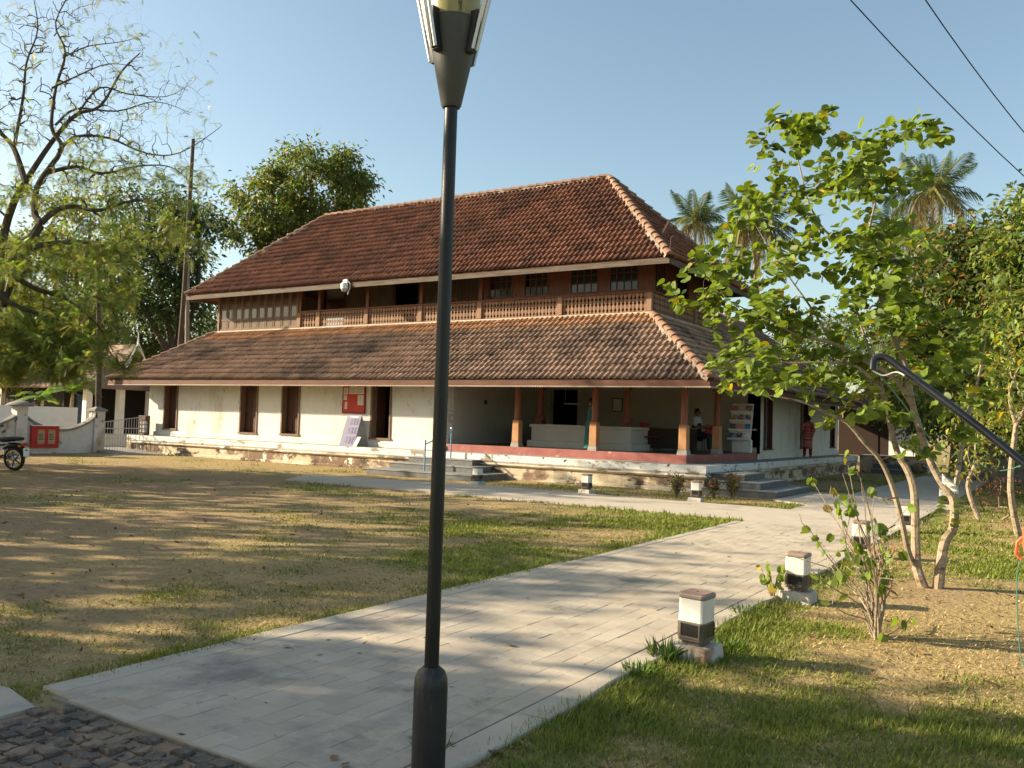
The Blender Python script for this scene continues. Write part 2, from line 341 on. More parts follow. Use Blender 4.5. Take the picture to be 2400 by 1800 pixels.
rm = rest.mesh('distant_pavers', K['paver']); a = rm.attributes.new('rnd', 'FLOAT', 'FACE'); a.data.foreach_set('value', np.array(rr, np.float32))
tag(link('distant_pavers', rm, main), kind='stuff')
def ragged(mb, x0, x1, y0, y1, z0, z1, jl, jr, step=.22):
    """a concrete strip running along Y whose long edges wander"""
    n = max(2, int((y1-y0)/step)); L_ = []; R_ = []
    for i in range(n+1):
        y = y0+(y1-y0)*i/n
        L_.append((x0+(fbm(y*2.1+x0*9, x0*3)-.5)*jl*2, y)); R_.append((x1+(fbm(y*2.3+x1*5, 7.7)-.5)*jr*2, y))
    v = []
    for (a, b) in zip(L_, R_): v += [(a[0],a[1],z0),(a[0],a[1],z1-.006),(a[0]+.01,a[1],z1),(b[0]-.01,b[1],z1),(b[0],b[1],z1-.006),(b[0],b[1],z0)]
    f = []
    for i in range(n):
        b = i*6
        for k in range(5): f.append((b+k, b+6+k, b+7+k, b+k+1))
    f += [(0,1,2,3,4,5), tuple(n*6+k for k in (5,4,3,2,1,0))]
    mb.add(v, f)
ys = -18.80
while ys < -6.3:
    ye = min(ys + 1.1+RNG.random()*1.2, -6.25); mb = MB(); ragged(mb, PX0-.21+(.06 if ys > -13 else 0), PX0-.005-(.02 if ys > -14 else 0)*RNG.random(), ys, ye-.012, -.05, .029+.004*RNG.random(), .035, .004)
    mb.build('kerb_strip', K['concrete'], main); ys = ye
ys = -18.86
while ys < -6.3:
    ye = min(ys + 1.3+RNG.random()*1.5, -6.25); mb = MB(); ragged(mb, PX1+.003, PX1+.19, ys, ye-.01, -.14, .028+.004*RNG.random(), .002, .055)
    mb.build('kerb_strip', K['concrete'], main); ys = ye
rear = MB().box(PX0-.02, PX1+.2, -6.20, 17.2, -.1, .032).build('rear_path', K['concrete'])
tag(rear, 'smooth concrete path continuing past the house side', kind='structure')
mb = MB(); mb.prism([(-9.15,FY0),(PX0-.025,FY0),(PX0-.025,FY1+.02),(2.55,FY1),(-5.2,FY1+.02),(-9.9,-3.72),(-10.2,-4.1)], -.1, .028)
tag(mb.build('front_path', K['concrete']), 'pale concrete path along the front of the house', kind='structure')
mb = MB(); mb.prism([(1.9,-.6),(2.928,-1.4),(2.928,3.3),(1.9,3.1)], -.1, .026)
tag(mb.build('side_path', K['concrete']), 'short concrete apron before the side steps', kind='structure')
mb = MB(); mb.prism([(-12,-22.5),(3.05,-22.5),(3.06,-19.02),(2.62,-18.93),(2.2,-19.0),(1.2,-19.1),(-12,-20.2)], -.1, .024)
tag(mb.build('left_path', K['concrete']), 'grey concrete path leading away from the cobbles', kind='structure')

# ------------------------------------------------------------------ cobbles
K['cobble'] = mask_mat('basalt_cobble', [(.3,(.075,.062,.052)),(.7,(.14,.117,.097))], [((.25,.18,.125),5,.46,.60,(1,1,1)),((.03,.03,.035),9,.58,.64,(1,1,1))], rough=.75, bump=.012, bscale=45)
K['sand'] = mat('cobble_sand', [(.3,(.23,.145,.085)),(.7,(.36,.24,.15))], scale=9, rough=.95, bump=.01, bscale=50)
cb = MB().box(3.07, 7.4, -23.2, -18.885, -.1, .006).build('cobbled_road', K['sand'])
tag(cb, 'dark cobbled paving with sandy joints', kind='structure')
cms = []
for k in range(12):
    n = 6; mb = MB(); v = []; sx, sy = .055, .046
    for j in range(n):
        for i in range(n):
            u, t = i/(n-1)*2-1, j/(n-1)*2-1
            e = max(abs(u), abs(t)); h = .026*(1-max(0, e-.5)**2*1.2) + (fbm(u*3.4+k*7, t*3.4+k*3, 4)-.5)*.020*(1-.3*e) - (.05 if e > .99 else 0); u *= (1 if e > .99 else 1.42); t *= (1 if e > .99 else 1.42)
            v.append((u*sx*(1+.08*(vnoise(t*2+k, k*3.)-.5)), t*sy*(1+.1*(vnoise(u*2+k*5., k*9.)-.5)), h))
    f = [(j*n+i, j*n+i+1, (j+1)*n+i+1, (j+1)*n+i) for j in range(n-1) for i in range(n-1)]
    mb.add(v, f); cms.append(mb.mesh('cobble', K['cobble']))
for r in range(16):
    y = -18.945-r*.095; x = 3.13-(r % 2)*.05+RNG.random()*.02
    while x < 5.0:
        sx = .8+.5*RNG.random()
        o = link('cobble', cms[RNG.integers(12)], cb, (x+.054*sx, y+RNG.normal()*.006, -.009+RNG.normal()*.005 - .008*(RNG.random() < .25)-.006*sstep(-19.5,-20.1,y)))
        o.scale = (sx, .92+.16*RNG.random(), .9+.6*RNG.random()); o.rotation_euler = (RNG.normal()*.05, RNG.normal()*.05, RNG.normal()*.07)
        x += .110*sx+.005+.006*RNG.random()

# ------------------------------------------------------------------ grass blades (real geometry, thinning with distance)
def in_path(x, y, m=0.0):
    a = (x > PX0-.12-m-.10*(fbm(y*1.7, 3.3+0*y)-.5)) & (x < PX1+.15+m+.16*(fbm(y*1.9, 8.8+0*y)-.5)) & (y > -18.9)
    b = (y > FY0-m) & (y < FY1+m) & (x > -9.6-m) & (x < PX0)
    c = (x > 3.0-m) & (y < -18.84) & (x < 5.6)
    d = (y < -18.95+.02*(x-3)*(x < 2) + (x-2)*.1*(x < 2)) & (x < 3.1)
    e = (y > -.15) & (x < .1) & (x > -25)
    f = (x > -10.1) & (x < -6.) & (y > -1.95)
    g = (x > 0) & (x < PX0) & (y > -.6) & (y < 3.2)
    return a | b | c | d | e | f | g
def blades(n, rmin, rmax, amin, amax, seed):
    r = np.random.default_rng(seed)
    d = rmin*(rmax/rmin)**(r.random(n)); a = amin+(amax-amin)*r.random(n)
    x = CAM[0]-np.sin(a)*d; y = CAM[1]+np.cos(a)*d
    keep = ~in_path(x, y, -.04*(r.random(n) < .25)); x, y, d = x[keep], y[keep], d[keep]
    g = green_at(x, y); s = soil_at(x, y)
    edge = (np.abs(x-2.72) < .14) | ((x > 5.32) & (x < 5.62) & (y < -9.0)) | (np.abs(y-FY0+.1) < .12)
    keep = (r.random(len(x)) < np.clip(.30+1.0*g-.65*s+.3*edge, .04, 1)); x, y, d, g, s, edge = (q[keep] for q in (x, y, d, g, s, edge))
    n = len(x); isg = r.random(n) < np.clip(g*1.25-.05, .03, .95)
    L = (.022+.032*r.random(n))*(1+.6*isg*g)*(1+.45*edge*isg)*np.clip(d/16, .85, 1.25); W = (.0024+.0026*r.random(n))*np.clip(d/4.2, .9, 4.5)
    az = r.random(n)*2*np.pi; tilt = np.where(isg, .35+.75*r.random(n), .75+.7*r.random(n))
    dx, dy, dz = np.cos(az)*np.sin(tilt), np.sin(az)*np.sin(tilt), np.cos(tilt)
    px, py = -np.sin(az), np.cos(az); z = gz(x, y)-.004
    b0 = np.stack([x-px*W, y-py*W, z], 1); b1 = np.stack([x+px*W, y+py*W, z], 1)
    tip = np.stack([x+dx*L, y+dy*L, z+dz*L+.003], 1)
    V = np.stack([b0, b1, tip], 1).reshape(-1, 3); F = np.arange(3*n).reshape(-1, 3)
    col = np.where(isg[:,None], GREEN*np.array([1.25,1.35,1.1])*(.75+.7*r.random(n))[:,None], STRAW*np.array([1.15,1.12,1.15])*(.35+1.05*r.random(n))[:,None])
    col = np.where((isg & (r.random(n) < .25))[:,None], np.array([.20,.21,.05])*(.8+.4*r.random(n))[:,None], col)
    return V, F, np.concatenate([np.repeat(col, 1, 0), np.ones((n,1))], 1)
K['grass'] = mat('grass_blades', (1,1,1), rough=.7, attr='gcol', spec=.2, trans=.25)
parts = [blades(190000, 3.5, 9, -.62, 1.25, 4), blades(260000, 3.6, 16, -.62+.0, 1.25, 1), blades(150000, 12, 45, .0, 1.2, 2), blades(60000, 9, 40, -.6, .2, 3)]
V = []; F = []; Cc = []; b = 0
for v, f, c in parts: V.append(v); F.append(f+b); Cc.append(c); b += len(v)
# camera looks about YAW towards -X, so angles run from right of frame (negative) to left
me = np_mesh('lawn_grass', np.concatenate(V), np.concatenate(F), K['grass'], False, {'gcol': ('FACE','FLOAT_COLOR', np.concatenate(Cc))})
# bits of dry litter, clods and twigs lying in the lawn
rl = np.random.default_rng(5); n = 5200; d = 3.8*(22/3.8)**rl.random(n); a = -.55+1.75*rl.random(n); x = CAM[0]-np.sin(a)*d; y = CAM[1]+np.cos(a)*d
kp = (~in_path(x, y, -.02)) | (rl.random(n) < .06); x, y, d = x[kp], y[kp], d[kp]; n = len(x); onp = in_path(x, y, -.02)
sz = (.004+.010*rl.random(n)**2)*np.clip(d/7, .8, 1.8); az = rl.random(n)*6.283; el = 1+2.2*rl.random(n)
u = np.stack([np.cos(az), np.sin(az), .25*rl.normal(size=n)], 1)*(sz*el)[:,None]; v_ = np.stack([-np.sin(az), np.cos(az), .3*rl.normal(size=n)], 1)*sz[:,None]
c0 = np.stack([x, y, np.where(onp, .035, gz(x, y)+.012)], 1)
Q = np.stack([c0-u, c0-v_*.8, c0+u+[0,0,.004], c0+v_], 1); lc = np.where((rl.random(n) < .75)[:,None], np.array([.10,.06,.035]), np.array([.22,.16,.09]))*(.6+.8*rl.random((n,1)))
tag(link('lawn_litter', np_mesh('lawn_litter', Q.reshape(-1,3), np.arange(4*n).reshape(-1,4), K['grass'], False, {'gcol': ('FACE','FLOAT_COLOR', np.concatenate([lc, np.ones((n,1))], 1))})), 'dry crumbs of leaf and twig strewn over the lawn', 'litter', kind='stuff')
tag(link('lawn_grass', me), 'thin patchy green and dry straw grass over the lawn', 'grass', kind='stuff')
# ================================================================== the house
XL = -24.6; ZP = .704; ZV = .934; ZE = 2.757
house = empty('heritage_house', (-12, 5, 0))
HO = Vector((-12, 5, 0))
def H(mb, name, m, parent=None, bevel=0, smooth=False):
    """mesh given in world coordinates, parented under the house"""
    mb.v = [(x+12, y-5, z) for x, y, z in mb.v] if parent is None or parent is house else mb.v
    return mb.build(name, m, parent or house, bevel, smooth)
tag(house, 'two storey white museum house with brown tiled hipped roofs and carved balustrade', 'house')

# ---- plinth (moulded, swept along front and right side)
YB = 19.6
def sweep(prof, name, m):
    mb = MB(); n = len(prof); rings = []
    for (i, z) in prof: rings.append([(XL-.0, i, z), (-i, i, z), (-i, YB, z)])
    v = []; f = []
    for r in rings: v += r
    for k in range(n-1):
        for s in range(2): f.append((k*3+s, k*3+s+1, (k+1)*3+s+1, (k+1)*3+s))
    # long faces are cut so noise bump shades well
    mb.add(v, f); return H(mb, name, m)
sweep([(-.02,0),(-.02,.075),(.03,.10)], 'plinth_footing', K['plinth'])
sweep([(.07,.06),(.07,.36)], 'plinth_wall', K['plinth'])
sweep([(.07,.36),(.035,.365),(.03,.385),(.0,.40),(-.012,.425),(.0,.45),(.035,.462),(.045,.475)], 'plinth_moulding', K['mould'])
sweep([(.045,.475),(.02,.485),(.015,.505),(0,.515),(0,ZP-.012),(.012,ZP)], 'plinth_coping', K['coping'])
mb = MB(); mb.add([(XL,.012,ZP),(-.012,.012,ZP),(-.012,YB,ZP),(-1.4,YB,ZP),(-1.4,1.4,ZP),(XL,1.4,ZP)], [(0,1,4,5),(1,2,3,4)])
H(mb, 'platform_floor', K['cement'])
H(MB().box(XL-.004, XL+.3, .012, 3.0, 0, ZP-.004), 'plinth_end', K['plinth'])

# ---- ground floor walls with openings
def wall_x(mb, x0, x1, y, th, z0, z1, ops):
    """wall along X, front face at y; ops = (xa, xb, za, zb)"""
    ops = sorted(ops); c = x0
    for (a, b, za, zb) in ops:
        mb.box(c, a, y, y+th, z0, z1)
        if za > z0: mb.box(a, b, y, y+th, z0, za)
        if zb < z1: mb.box(a, b, y, y+th, zb, z1)
        c = b
    mb.box(c, x1, y, y+th, z0, z1)
def wall_y(mb, y0, y1, x, th, z0, z1, ops):
    ops = sorted(ops); c = y0
    for (a, b, za, zb) in ops:
        mb.box(x-th, x, c, a, z0, z1)
        if za > z0: mb.box(x-th, x, a, b, z0, za)
        if zb < z1: mb.box(x-th, x, a, b, zb, z1)
        c = b
    mb.box(x-th, x, c, y1, z0, z1)
DOORS = [(-23.50,-22.60,1.02,2.84), (-18.88,-17.88,1.00,2.84), (-16.62,-15.66,1.02,2.84), (-12.27,-11.34,1.02,2.84)]
mb = MB(); wall_x(mb, XL+.1, -9.0, .87, .34, ZP-.02, 3.35, DOORS); H(mb, 'front_wall', K['plaster'])
mb = MB(); mb.box(XL+.1, -9.0, .83, .8695, ZP, ZP+.17); H(mb, 'wall_skirting', K['plaster'], bevel=.008)
H(MB().box(XL+.1, XL+.44, 1.21, 11.6, ZP, 3.35), 'side_wall', K['plaster'])
for k, (a, b, za, zb) in enumerate(DOORS):
    d = H(MB().box(a, a+.075, .84, 1.10, za, zb).box(b-.075, b, .84, 1.10, za, zb).box(a-.03, b+.03, .82, 1.10, za-.06, za+.0), 'door_frame', K['wood_frame'], bevel=.006)
    mid = (a+b)/2
    if k < 3:
        for (p, q) in ((a+.076, mid-.003), (mid+.003, b-.076)):
            lf = H(MB().box(p, q, 1.07, 1.11, za+.002, zb), 'door_leaf', K['wood_dark'])
            n = MB()
            for (u0, u1) in ((za+.09, za+.62), (za+.72, za+1.22), (za+1.32, zb-.06)): n.box(p+.07, q-.07, 1.05, 1.0695, u0, u1)
            n.v = [(x+12, y-5, z) for x, y, z in n.v]; n.build('leaf_panel', K['wood_dark'], lf, bevel=.01)
    else:
        H(MB().box(a+.077, a+.11, 1.12, 1.52, za+.002, zb), 'door_leaf', K['wood_dark'])
        H(MB().box(b-.42, b-.08, 1.55, 1.62, za, za+.85), 'ticket_counter', K['wood_frame'])

# ---- verandah
kerb = MB(); kerb.box(-9.0, -.87, .87, 1.03, ZP-.01, ZV).box(-1.03, -.87, 1.03, 7.29, ZP-.01, ZV-.001); H(kerb, 'verandah_kerb', K['kerb_red'], bevel=.012)
H(MB().box(-9.0, -1.03, 1.03, 7.35, ZP, ZV-.004), 'verandah_floor', K['floor'])
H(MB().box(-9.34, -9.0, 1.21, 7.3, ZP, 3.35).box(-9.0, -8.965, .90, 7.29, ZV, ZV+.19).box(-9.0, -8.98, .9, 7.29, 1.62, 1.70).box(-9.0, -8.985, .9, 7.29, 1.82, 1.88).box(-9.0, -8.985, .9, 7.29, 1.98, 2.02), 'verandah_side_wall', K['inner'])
dx0, dx1 = on_y(1286, 950, 7.25)[0], on_y(1352, 950, 7.25)[0]
mb = MB(); wall_x(mb, -9.0, -.87, 7.29, .34, ZP, 3.35, [(dx0, dx1, ZP, 3.0)]); H(mb, 'verandah_back_wall', K['inner_shaded'])
H(MB().box(dx0-.3, dx1+.3, 9.6, 9.65, ZP, 3.3), 'hall_shade_sheet', K['dark'])  # near-black sheet painting the hall's darkness beyond the doorway
H(MB().box(-5.0, -.885, 7.255, 7.289, 1.66, 1.72).box(-5.0,-.885,7.245,7.289,ZV,ZV+.16), 'dado_moulding', K['inner_shaded'])
# raised inner seat platform
PXA, PXB, PYA = -6.8, -3.3, 2.5
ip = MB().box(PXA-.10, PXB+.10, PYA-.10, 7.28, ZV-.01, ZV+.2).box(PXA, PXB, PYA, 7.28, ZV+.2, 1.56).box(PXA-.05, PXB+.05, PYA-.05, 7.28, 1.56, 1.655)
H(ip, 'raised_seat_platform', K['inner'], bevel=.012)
H(MB().box(PXA-.02, PXB+.02, PYA-.02, 7.28, 1.656, 1.668), 'seat_platform_top', K['floor'])
def column(x, y, z0, ztop=3.2, inner=False, sc=1.0):
    lo = K['col_low'] if not inner else K['col_up']
    base = MB().frustum((0,0), .150*sc, .135*sc, 0, .11).frustum((0,0), .130*sc, .130*sc, .11, .15)
    c = base.build('column', K['cement'] if not inner else K['col_up'], house, bevel=.008, loc=(x+12, y-5, z0))
    if not inner:
        MB().frustum((0,0), .122*sc, .112*sc, .152, .80).frustum((0,0), .116*sc, .116*sc, .80, .83).build('column_pedestal', lo, c, bevel=.012)
        MB().lathe([(.104,.831),(.108,.86),(.102,.90),(.100,1.2),(.094,ztop-z0-.42)], 12).build('column_shaft', K['col_up'], c, smooth=True)
    else:
        MB().lathe([(.17,.151),(.16,.22),(.115,.30),(.10,.36),(.092,ztop-z0-.42)], 8, rot=.39).build('column_shaft', K['col_up'], c)
    MB().frustum((0,0), .10*sc, .12*sc, ztop-z0-.419, ztop-z0-.36).frustum((0,0), .12*sc, .12*sc, ztop-z0-.359, ztop-z0-.2).frustum((0,0), .14*sc, .14*sc, ztop-z0-.199, ztop-z0).build('column_capital', K['col_up'], c, bevel=.006)
for cx in (-1.03, -3.78, -6.44): column(cx, 1.06, ZV-.002)
column(-1.06, 3.85, ZV-.002)
for cx, cy in ((on_y(1267, 950, 2.95)[0], 2.95), (on_y(1470, 950, 2.95)[0], 2.95)): column(cx, cy, 1.668, inner=True)
H(MB().box(-9.0, -.70, .92, 1.20, 3.2, 3.36).box(-1.2, -.93, 1.2, 7.29, 3.2, 3.359), 'verandah_beam', K['wood_dark'])
H(MB().box(XL+.1, -.75, .88, 11.7, 3.36, 3.42), 'ground_floor_ceiling', K['wood_dark'])
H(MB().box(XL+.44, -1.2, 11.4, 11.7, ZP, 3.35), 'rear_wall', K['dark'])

# ---- right side wall and rear wing
OPS = [(8.0,9.0,1.06,2.9), (12.9,14.0,1.06,2.9), (18.0,18.85,1.06,2.9)]
mb = MB(); wall_y(mb, 7.64, YB, -.87, .34, ZP-.02, 3.35, OPS); mb.box(-1.21,-.87,7.29,7.64,ZP-.02,3.35); H(mb, 'right_wall', K['plaster'])
H(MB().box(-.8695, -.83, 7.3, YB, ZP, ZP+.18), 'right_wall_skirting', K['plaster'], bevel=.008)
for (a, b, za, zb) in OPS:
    H(MB().box(-1.0, -.84, a, a+.07, za, zb).box(-1.0, -.84, b-.07, b, za, zb).box(-1.0, -.80, a-.05, b+.05, za-.05, za), 'window_frame', K['wood_dark'], bevel=.005)
    lf = H(MB().box(-1.10, -1.06, a+.071, b-.071, za+.001, zb), 'window_shutter', K['wood_dark'])
# rear wing running to the right behind
WY = 20.4
wx1 = 3.0
H(MB().box(-1.2, 1.0, WY+.9, WY+1.2, ZP-.02, 3.3), 'rear_wing_timber_wall', K['desk0']); H(MB().box(1.0, wx1-.5, WY+.9, WY+1.2, ZP-.02, 3.3), 'rear_wing_wall', K['plaster'])
H(MB().box(-.35,.55,WY+.86,WY+.899,ZP,2.75), 'rear_wing_door', K['desk0'])
H(MB().box(.07, wx1-.2, YB+.0, WY+1.2, 0, ZP-.01), 'rear_wing_plinth', K['plinth'])
H(MB().box(.02, wx1-.15, YB-.05, WY+.9, ZP-.009, ZP+.03), 'rear_wing_platform', K['cement'])

# ---- upper storey
B = 2.843; ZB = 5.185; XUL = -22.85; YUB = 9.1
H(MB().box(XUL-.02, -B+.02, B-.045, B+.14, 5.13, 5.200).box(-B-.14, -B+.05, B+.14, YUB, 5.13, 5.199).box(XUL-.05, XUL+.14, B+.14, YUB, 5.13, 5.198), 'flashing_band', K['flash'], bevel=.02)
H(MB().box(XUL+.05, -B-.1, B+.1, YUB, 5.0, 5.10), 'upper_floor', K['wood_dark'])
H(MB().box(XUL+.1, -B-.15, B+.15, YUB-.1, 7.38, 7.44), 'upper_ceiling', K['wood_dark'])
POSTS = [-17.95, -16.90, -14.40, -11.83, -9.23, -6.06, -2.93]
for x in POSTS:
    H(MB().box(x-.085, x+.085, B-.04, B+.12, 5.216, 5.795), 'balustrade_post', K['wood_bal'], bevel=.008)
    if x < -9: H(MB().box(x-.07, x+.07, B, B+.14, 5.796, 7.38), 'gallery_post', K['wood_red'])
for y in (4.7, 6.5, 8.3): H(MB().box(-B-.1, -B+.04, y-.07, y+.07, 5.216, 5.79), 'balustrade_post', K['wood_bal'], bevel=.008)
H(MB().box(-17.95, -2.80, B-.055, B+.125, 5.796, 5.85), 'hand_rail', K['wood_red'], bevel=.01)
H(MB().box(-B-.12, -B+.055, B+.126, YUB, 5.796, 5.849), 'hand_rail', K['wood_red'], bevel=.01)
# pierced balusters
hw = [(0,.055),(.03,.052),(.055,.028),(.075,.022),(.10,.040),(.16,.060),(.22,.050),(.255,.020),(.28,.018),(.31,.045),(.36,.060),(.40,.044),(.425,.018),(.45,.022),(.48,.050),(.52,.058),(.56,.058),(.58,.058)]
mb = MB(); n = len(hw); v = [(-w_, -.012, z) for z, w_ in hw]+[(w_, -.012, z) for z, w_ in hw]+[(-w_, .012, z) for z, w_ in hw]+[(w_, .012, z) for z, w_ in hw]
f = []
for i in range(n-1):
    f += [(i, n+i, n+i+1, i+1), (2*n+i+1, 3*n+i+1, 3*n+i, 2*n+i), (i, i+1, 2*n+i+1, 2*n+i), (n+i+1, n+i, 3*n+i, 3*n+i+1)]
mb.add(v, f); slat = mb.mesh('baluster', K['wood_bal'])
for a, b in zip(POSTS[:-1], POSTS[1:]):
    k = int((b-a-.17)/.130); st = (b-a-.17)/k
    for i in range(k): link('baluster', slat, house, (a+.085+st*(i+.5)+12, B+.03-5, 5.216))
for a, b in ((B+.13,4.7),(4.7,6.5),(6.5,8.3),(8.3,YUB)):
    k = int((b-a-.14)/.130)
    for i in range(k): link('baluster', slat, house, (-B-.03+12, a+.07+(i+.5)*(b-a-.14)/k-5, 5.216), math.pi/2)
# right hand panelled wall with four windows
WY0 = 3.10
WIN = [(-9.06,-8.08), (-7.62,-6.68), (-5.85,-4.83), (-4.43,-3.42)]
mb = MB(); wall_x(mb, -9.3, -B-.12, WY0, .08, 5.10, 7.38, [(a, b, 5.93, 6.95) for a, b in WIN]); H(mb, 'upper_front_wall', K['wood_red'])
H(MB().box(-9.38, -9.30, WY0, 4.25, 5.10, 7.38), 'upper_partition', K['wood_red'])
mb = MB(); wall_y(mb, WY0+.08, YUB, -B-.12, .08, 5.10, 7.38, [(3.35,4.15,5.93,6.95),(5.2,6.2,5.3,6.95)]); H(mb, 'upper_right_wall', K['wood_red'])
H(MB().box(-B-.165, -B-.155, 3.35, 4.15, 5.93, 6.95), 'window_pane', K['glass'])
for i in range(1, 4): H(MB().box(-B-.16, -B-.125, 3.35+.2*i-.012, 3.35+.2*i+.012, 5.93, 6.95), 'window_bar', K['wood_red'])
for wi, (a, b) in enumerate(WIN):
    fr = MB().box(a, a+.04, WY0-.015, WY0+.06, 5.93, 6.95).box(b-.04, b, WY0-.015, WY0+.06, 5.93, 6.95).box(a+.04, b-.04, WY0-.015, WY0+.06, 5.93, 5.97)
    for i in range(1, 4): fr.box(a+(b-a)*i/4-.014, a+(b-a)*i/4+.014, WY0-.008, WY0+.05, 5.97, 6.95)
    for z in (6.24, 6.51): fr.box(a+.04, b-.04, WY0-.006, WY0+.045, z-.012, z+.012)
    fo = H(fr, 'window', K['wood_red'])
    for i in range(4):
        for j, (z0, z1) in enumerate(((5.97,6.228),(6.252,6.498),(6.522,6.95))):
            if wi < 2 and j > 0 and i == 0: continue
            p = MB().box(a+(b-a)*i/4+.012+12, a+(b-a)*(i+1)/4-.012+12, WY0+.02-5, WY0+.026-5, z0, z1).build('pane', K['glass'], fo)
# gallery: planked wall set back, two dark doorways
PK0, PK1, PY = -17.95, -9.38, 4.22
dk = [(on_y(765,690,PY)[0], on_y(808,690,PY)[0]), (on_y(928,690,PY)[0], on_y(979,690,PY)[0])]
x = PK0
while x < PK1-.02:
    x2 = min(x+.165, PK1)
    if not any(a-.1 < (x+x2)/2 < b+.1 for a, b in dk):
        H(MB().box(x+.006, x2-.006, PY, PY+.03, 5.10, 7.38), 'wall_plank', K['plank'])
    x += .165
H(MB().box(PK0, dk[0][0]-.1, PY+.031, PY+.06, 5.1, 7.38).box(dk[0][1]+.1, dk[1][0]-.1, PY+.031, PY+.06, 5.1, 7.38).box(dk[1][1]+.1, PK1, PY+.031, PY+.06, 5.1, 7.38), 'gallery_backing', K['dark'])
for a, b in dk: H(MB().box(a-.1, a-.02, PY-.03, PY+.06, 5.1, 7.38).box(b+.02, b+.1, PY-.03, PY+.06, 5.1, 7.38), 'gallery_door_frame', K['wood_red'], bevel=.006)
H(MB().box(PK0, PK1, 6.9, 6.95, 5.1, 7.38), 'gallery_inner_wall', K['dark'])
# left bay of folding shutters
H(MB().box(XUL, -18.04, B+.12, B+.16, 5.10, 7.38), 'left_bay_lining', K['wood_dark'])
H(MB().box(XUL, XUL+.1, B-.02, B+.12, 5.216, 7.38).box(-18.08, -18.036, B-.02, B+.12, 5.216, 7.38).box(XUL+.1, -18.08, B-.0, B+.12, 5.216, 5.25), 'left_bay_frame', K['wood_frame'])
n = 10; st = (-18.08-XUL-.1)/n
for i in range(n):
    a = XUL+.1+i*st+.012; b = a+st-.024
    lf = H(MB().box(a, a+.07, B+.02, B+.06, 5.251, 7.3).box(b-.07, b, B+.02, B+.06, 5.251, 7.3).box(a+.07, b-.07, B+.02, B+.06, 5.251, 5.31).box(a+.07, b-.07, B+.02, B+.06, 5.62, 5.69).box(a+.07, b-.07, B+.02, B+.06, 6.08, 6.14), 'folding_shutter', K['plank'])
    MB().box(a+.07+12, b-.07+12, B+.035-5, B+.05-5, 5.31, 5.62).build('shutter_panel', K['plank'], lf)
    MB().box(a+.07+12, b-.07+12, B+.04-5, B+.046-5, 5.69, 6.08).build('pane', K['glass'], lf)
    MB().box(a+.07+12, b-.07+12, B+.035-5, B+.05-5, 6.14, 7.3).build('shutter_panel', K['wood_dark'], lf)
H(MB().box(XUL, XUL+.08, B+.16, YUB, 5.1, 7.38), 'upper_left_wall', K['wood_frame'])

# ---- roofs
TW, TE = .190, .338
prof = [(0,.000),(.012,.002),(.022,.045),(.036,.062),(.054,.066),(.072,.060),(.084,.042),(.094,.004),(.130,-.002),(.140,.010),(.152,.009),(.160,-.002),(.190,.000)]
def tile_geo(j=0.0):
    """one Mangalore tile: u across, v up the slope, h height"""
    v = []; L_ = TE+.05; k = len(prof)
    for (u, h) in prof: v.append((u, 0, h+.046+j))
    for (u, h) in prof: v.append((u, L_, h*.8+.004))
    for (u, h) in prof: v.append((u, .045, h*.5-.004))
    f = [(i, i+1, k+i+1, k+i) for i in range(k-1)] + [(2*k+i, 2*k+i+1, i+1, i) for i in range(k-1)]
    return np.array(v), np.array(f)
TV, TF = tile_geo()
def tile_field(o, ud, vd, umin, umax, vmax, hipL, hipR, pick=None, newrows=(), vlim=None):
    """o eave corner point; ud, vd unit vectors; hipL/hipR: inset per metre up the slope"""
    o, ud, vd = (np.array(q, float) for q in (o, ud, vd)); nd = np.cross(ud, vd); nd = nd*np.sign(nd[2])
    rows = int(math.ceil(vmax/TE)); out = {'old': [[], []], 'new': [[], []]}; single = []; cnt = {'old': 0, 'new': 0}
    for r in range(rows):
        key = 'new' if r in newrows else 'old'
        for c in range(int((umax-umin)/TW)+1):
            u0 = umin+c*TW; v0 = r*TE; ul = umin+hipL*v0; uh = umax-hipR*v0
            if u0+TW < ul+.02 or u0 > uh-.02: continue
            if vlim and not vlim(u0, v0): continue
            T = TV.copy(); T[:,0] = T[:,0]+u0; T[:,1] += v0
            js = RNG.normal(size=4)
            if r > 0 and RNG.random() < .03: js[0] = -9-6*RNG.random(); js[3] *= 4
            sag = (fbm(np.array(u0*.16+o[0]), np.array(v0*.35+o[2]), 3)-.5)*.10
            T[:,1] += js[0]*.006; T[:,2] += sag+js[1]*.006+ (T[:,0]-u0)*js[2]*.02; T[:,0] += (T[:,1]-v0)*js[3]*.012
            T[:,1] = np.minimum(T[:,1], vmax+.01)
            whole = (u0 > umin+hipL*(v0+TE)+.05) and (u0+TW < umax-hipR*(v0+TE)-.05)
            if not whole:
                T[:,0] = np.clip(T[:,0], umin+hipL*T[:,1], umax-hipR*T[:,1])
            if pick and whole and pick(u0, v0, r):
                single.append((u0, v0+js[0]*.006, js, key, sag)); continue
            P = o+T[:,0:1]*ud+T[:,1:2]*vd+T[:,2:3]*nd
            b, rn = out[key]; b.append((P, RNG.random())); cnt[key] += 1
    return out, single, (o, ud, vd, nd)
def join_tiles(lst, name, m, parent):
    if not lst: return
    k = len(TV); V = np.concatenate([p for p, _ in lst])-np.array([-12,5,0]); F = np.concatenate([TF+i*k for i in range(len(lst))])
    rn = np.repeat(np.array([q for _, q in lst]), len(TF))
    me = np_mesh(name, V, F, m, False, {'rnd': ('FACE','FLOAT', rn)})
    o = link(name, me, parent); tag(o, kind='stuff'); return o
tvar = {}
for key, m in (('old', K['tile_low']), ('new', K['tile_new'])):
    tvar[key] = []
    for i in range(14):
        me = np_mesh('roof_tile', TV, TF, m, False, {'rnd': ('FACE','FLOAT', np.full(len(TF), (i+.5)/14))}); tvar[key].append(me)
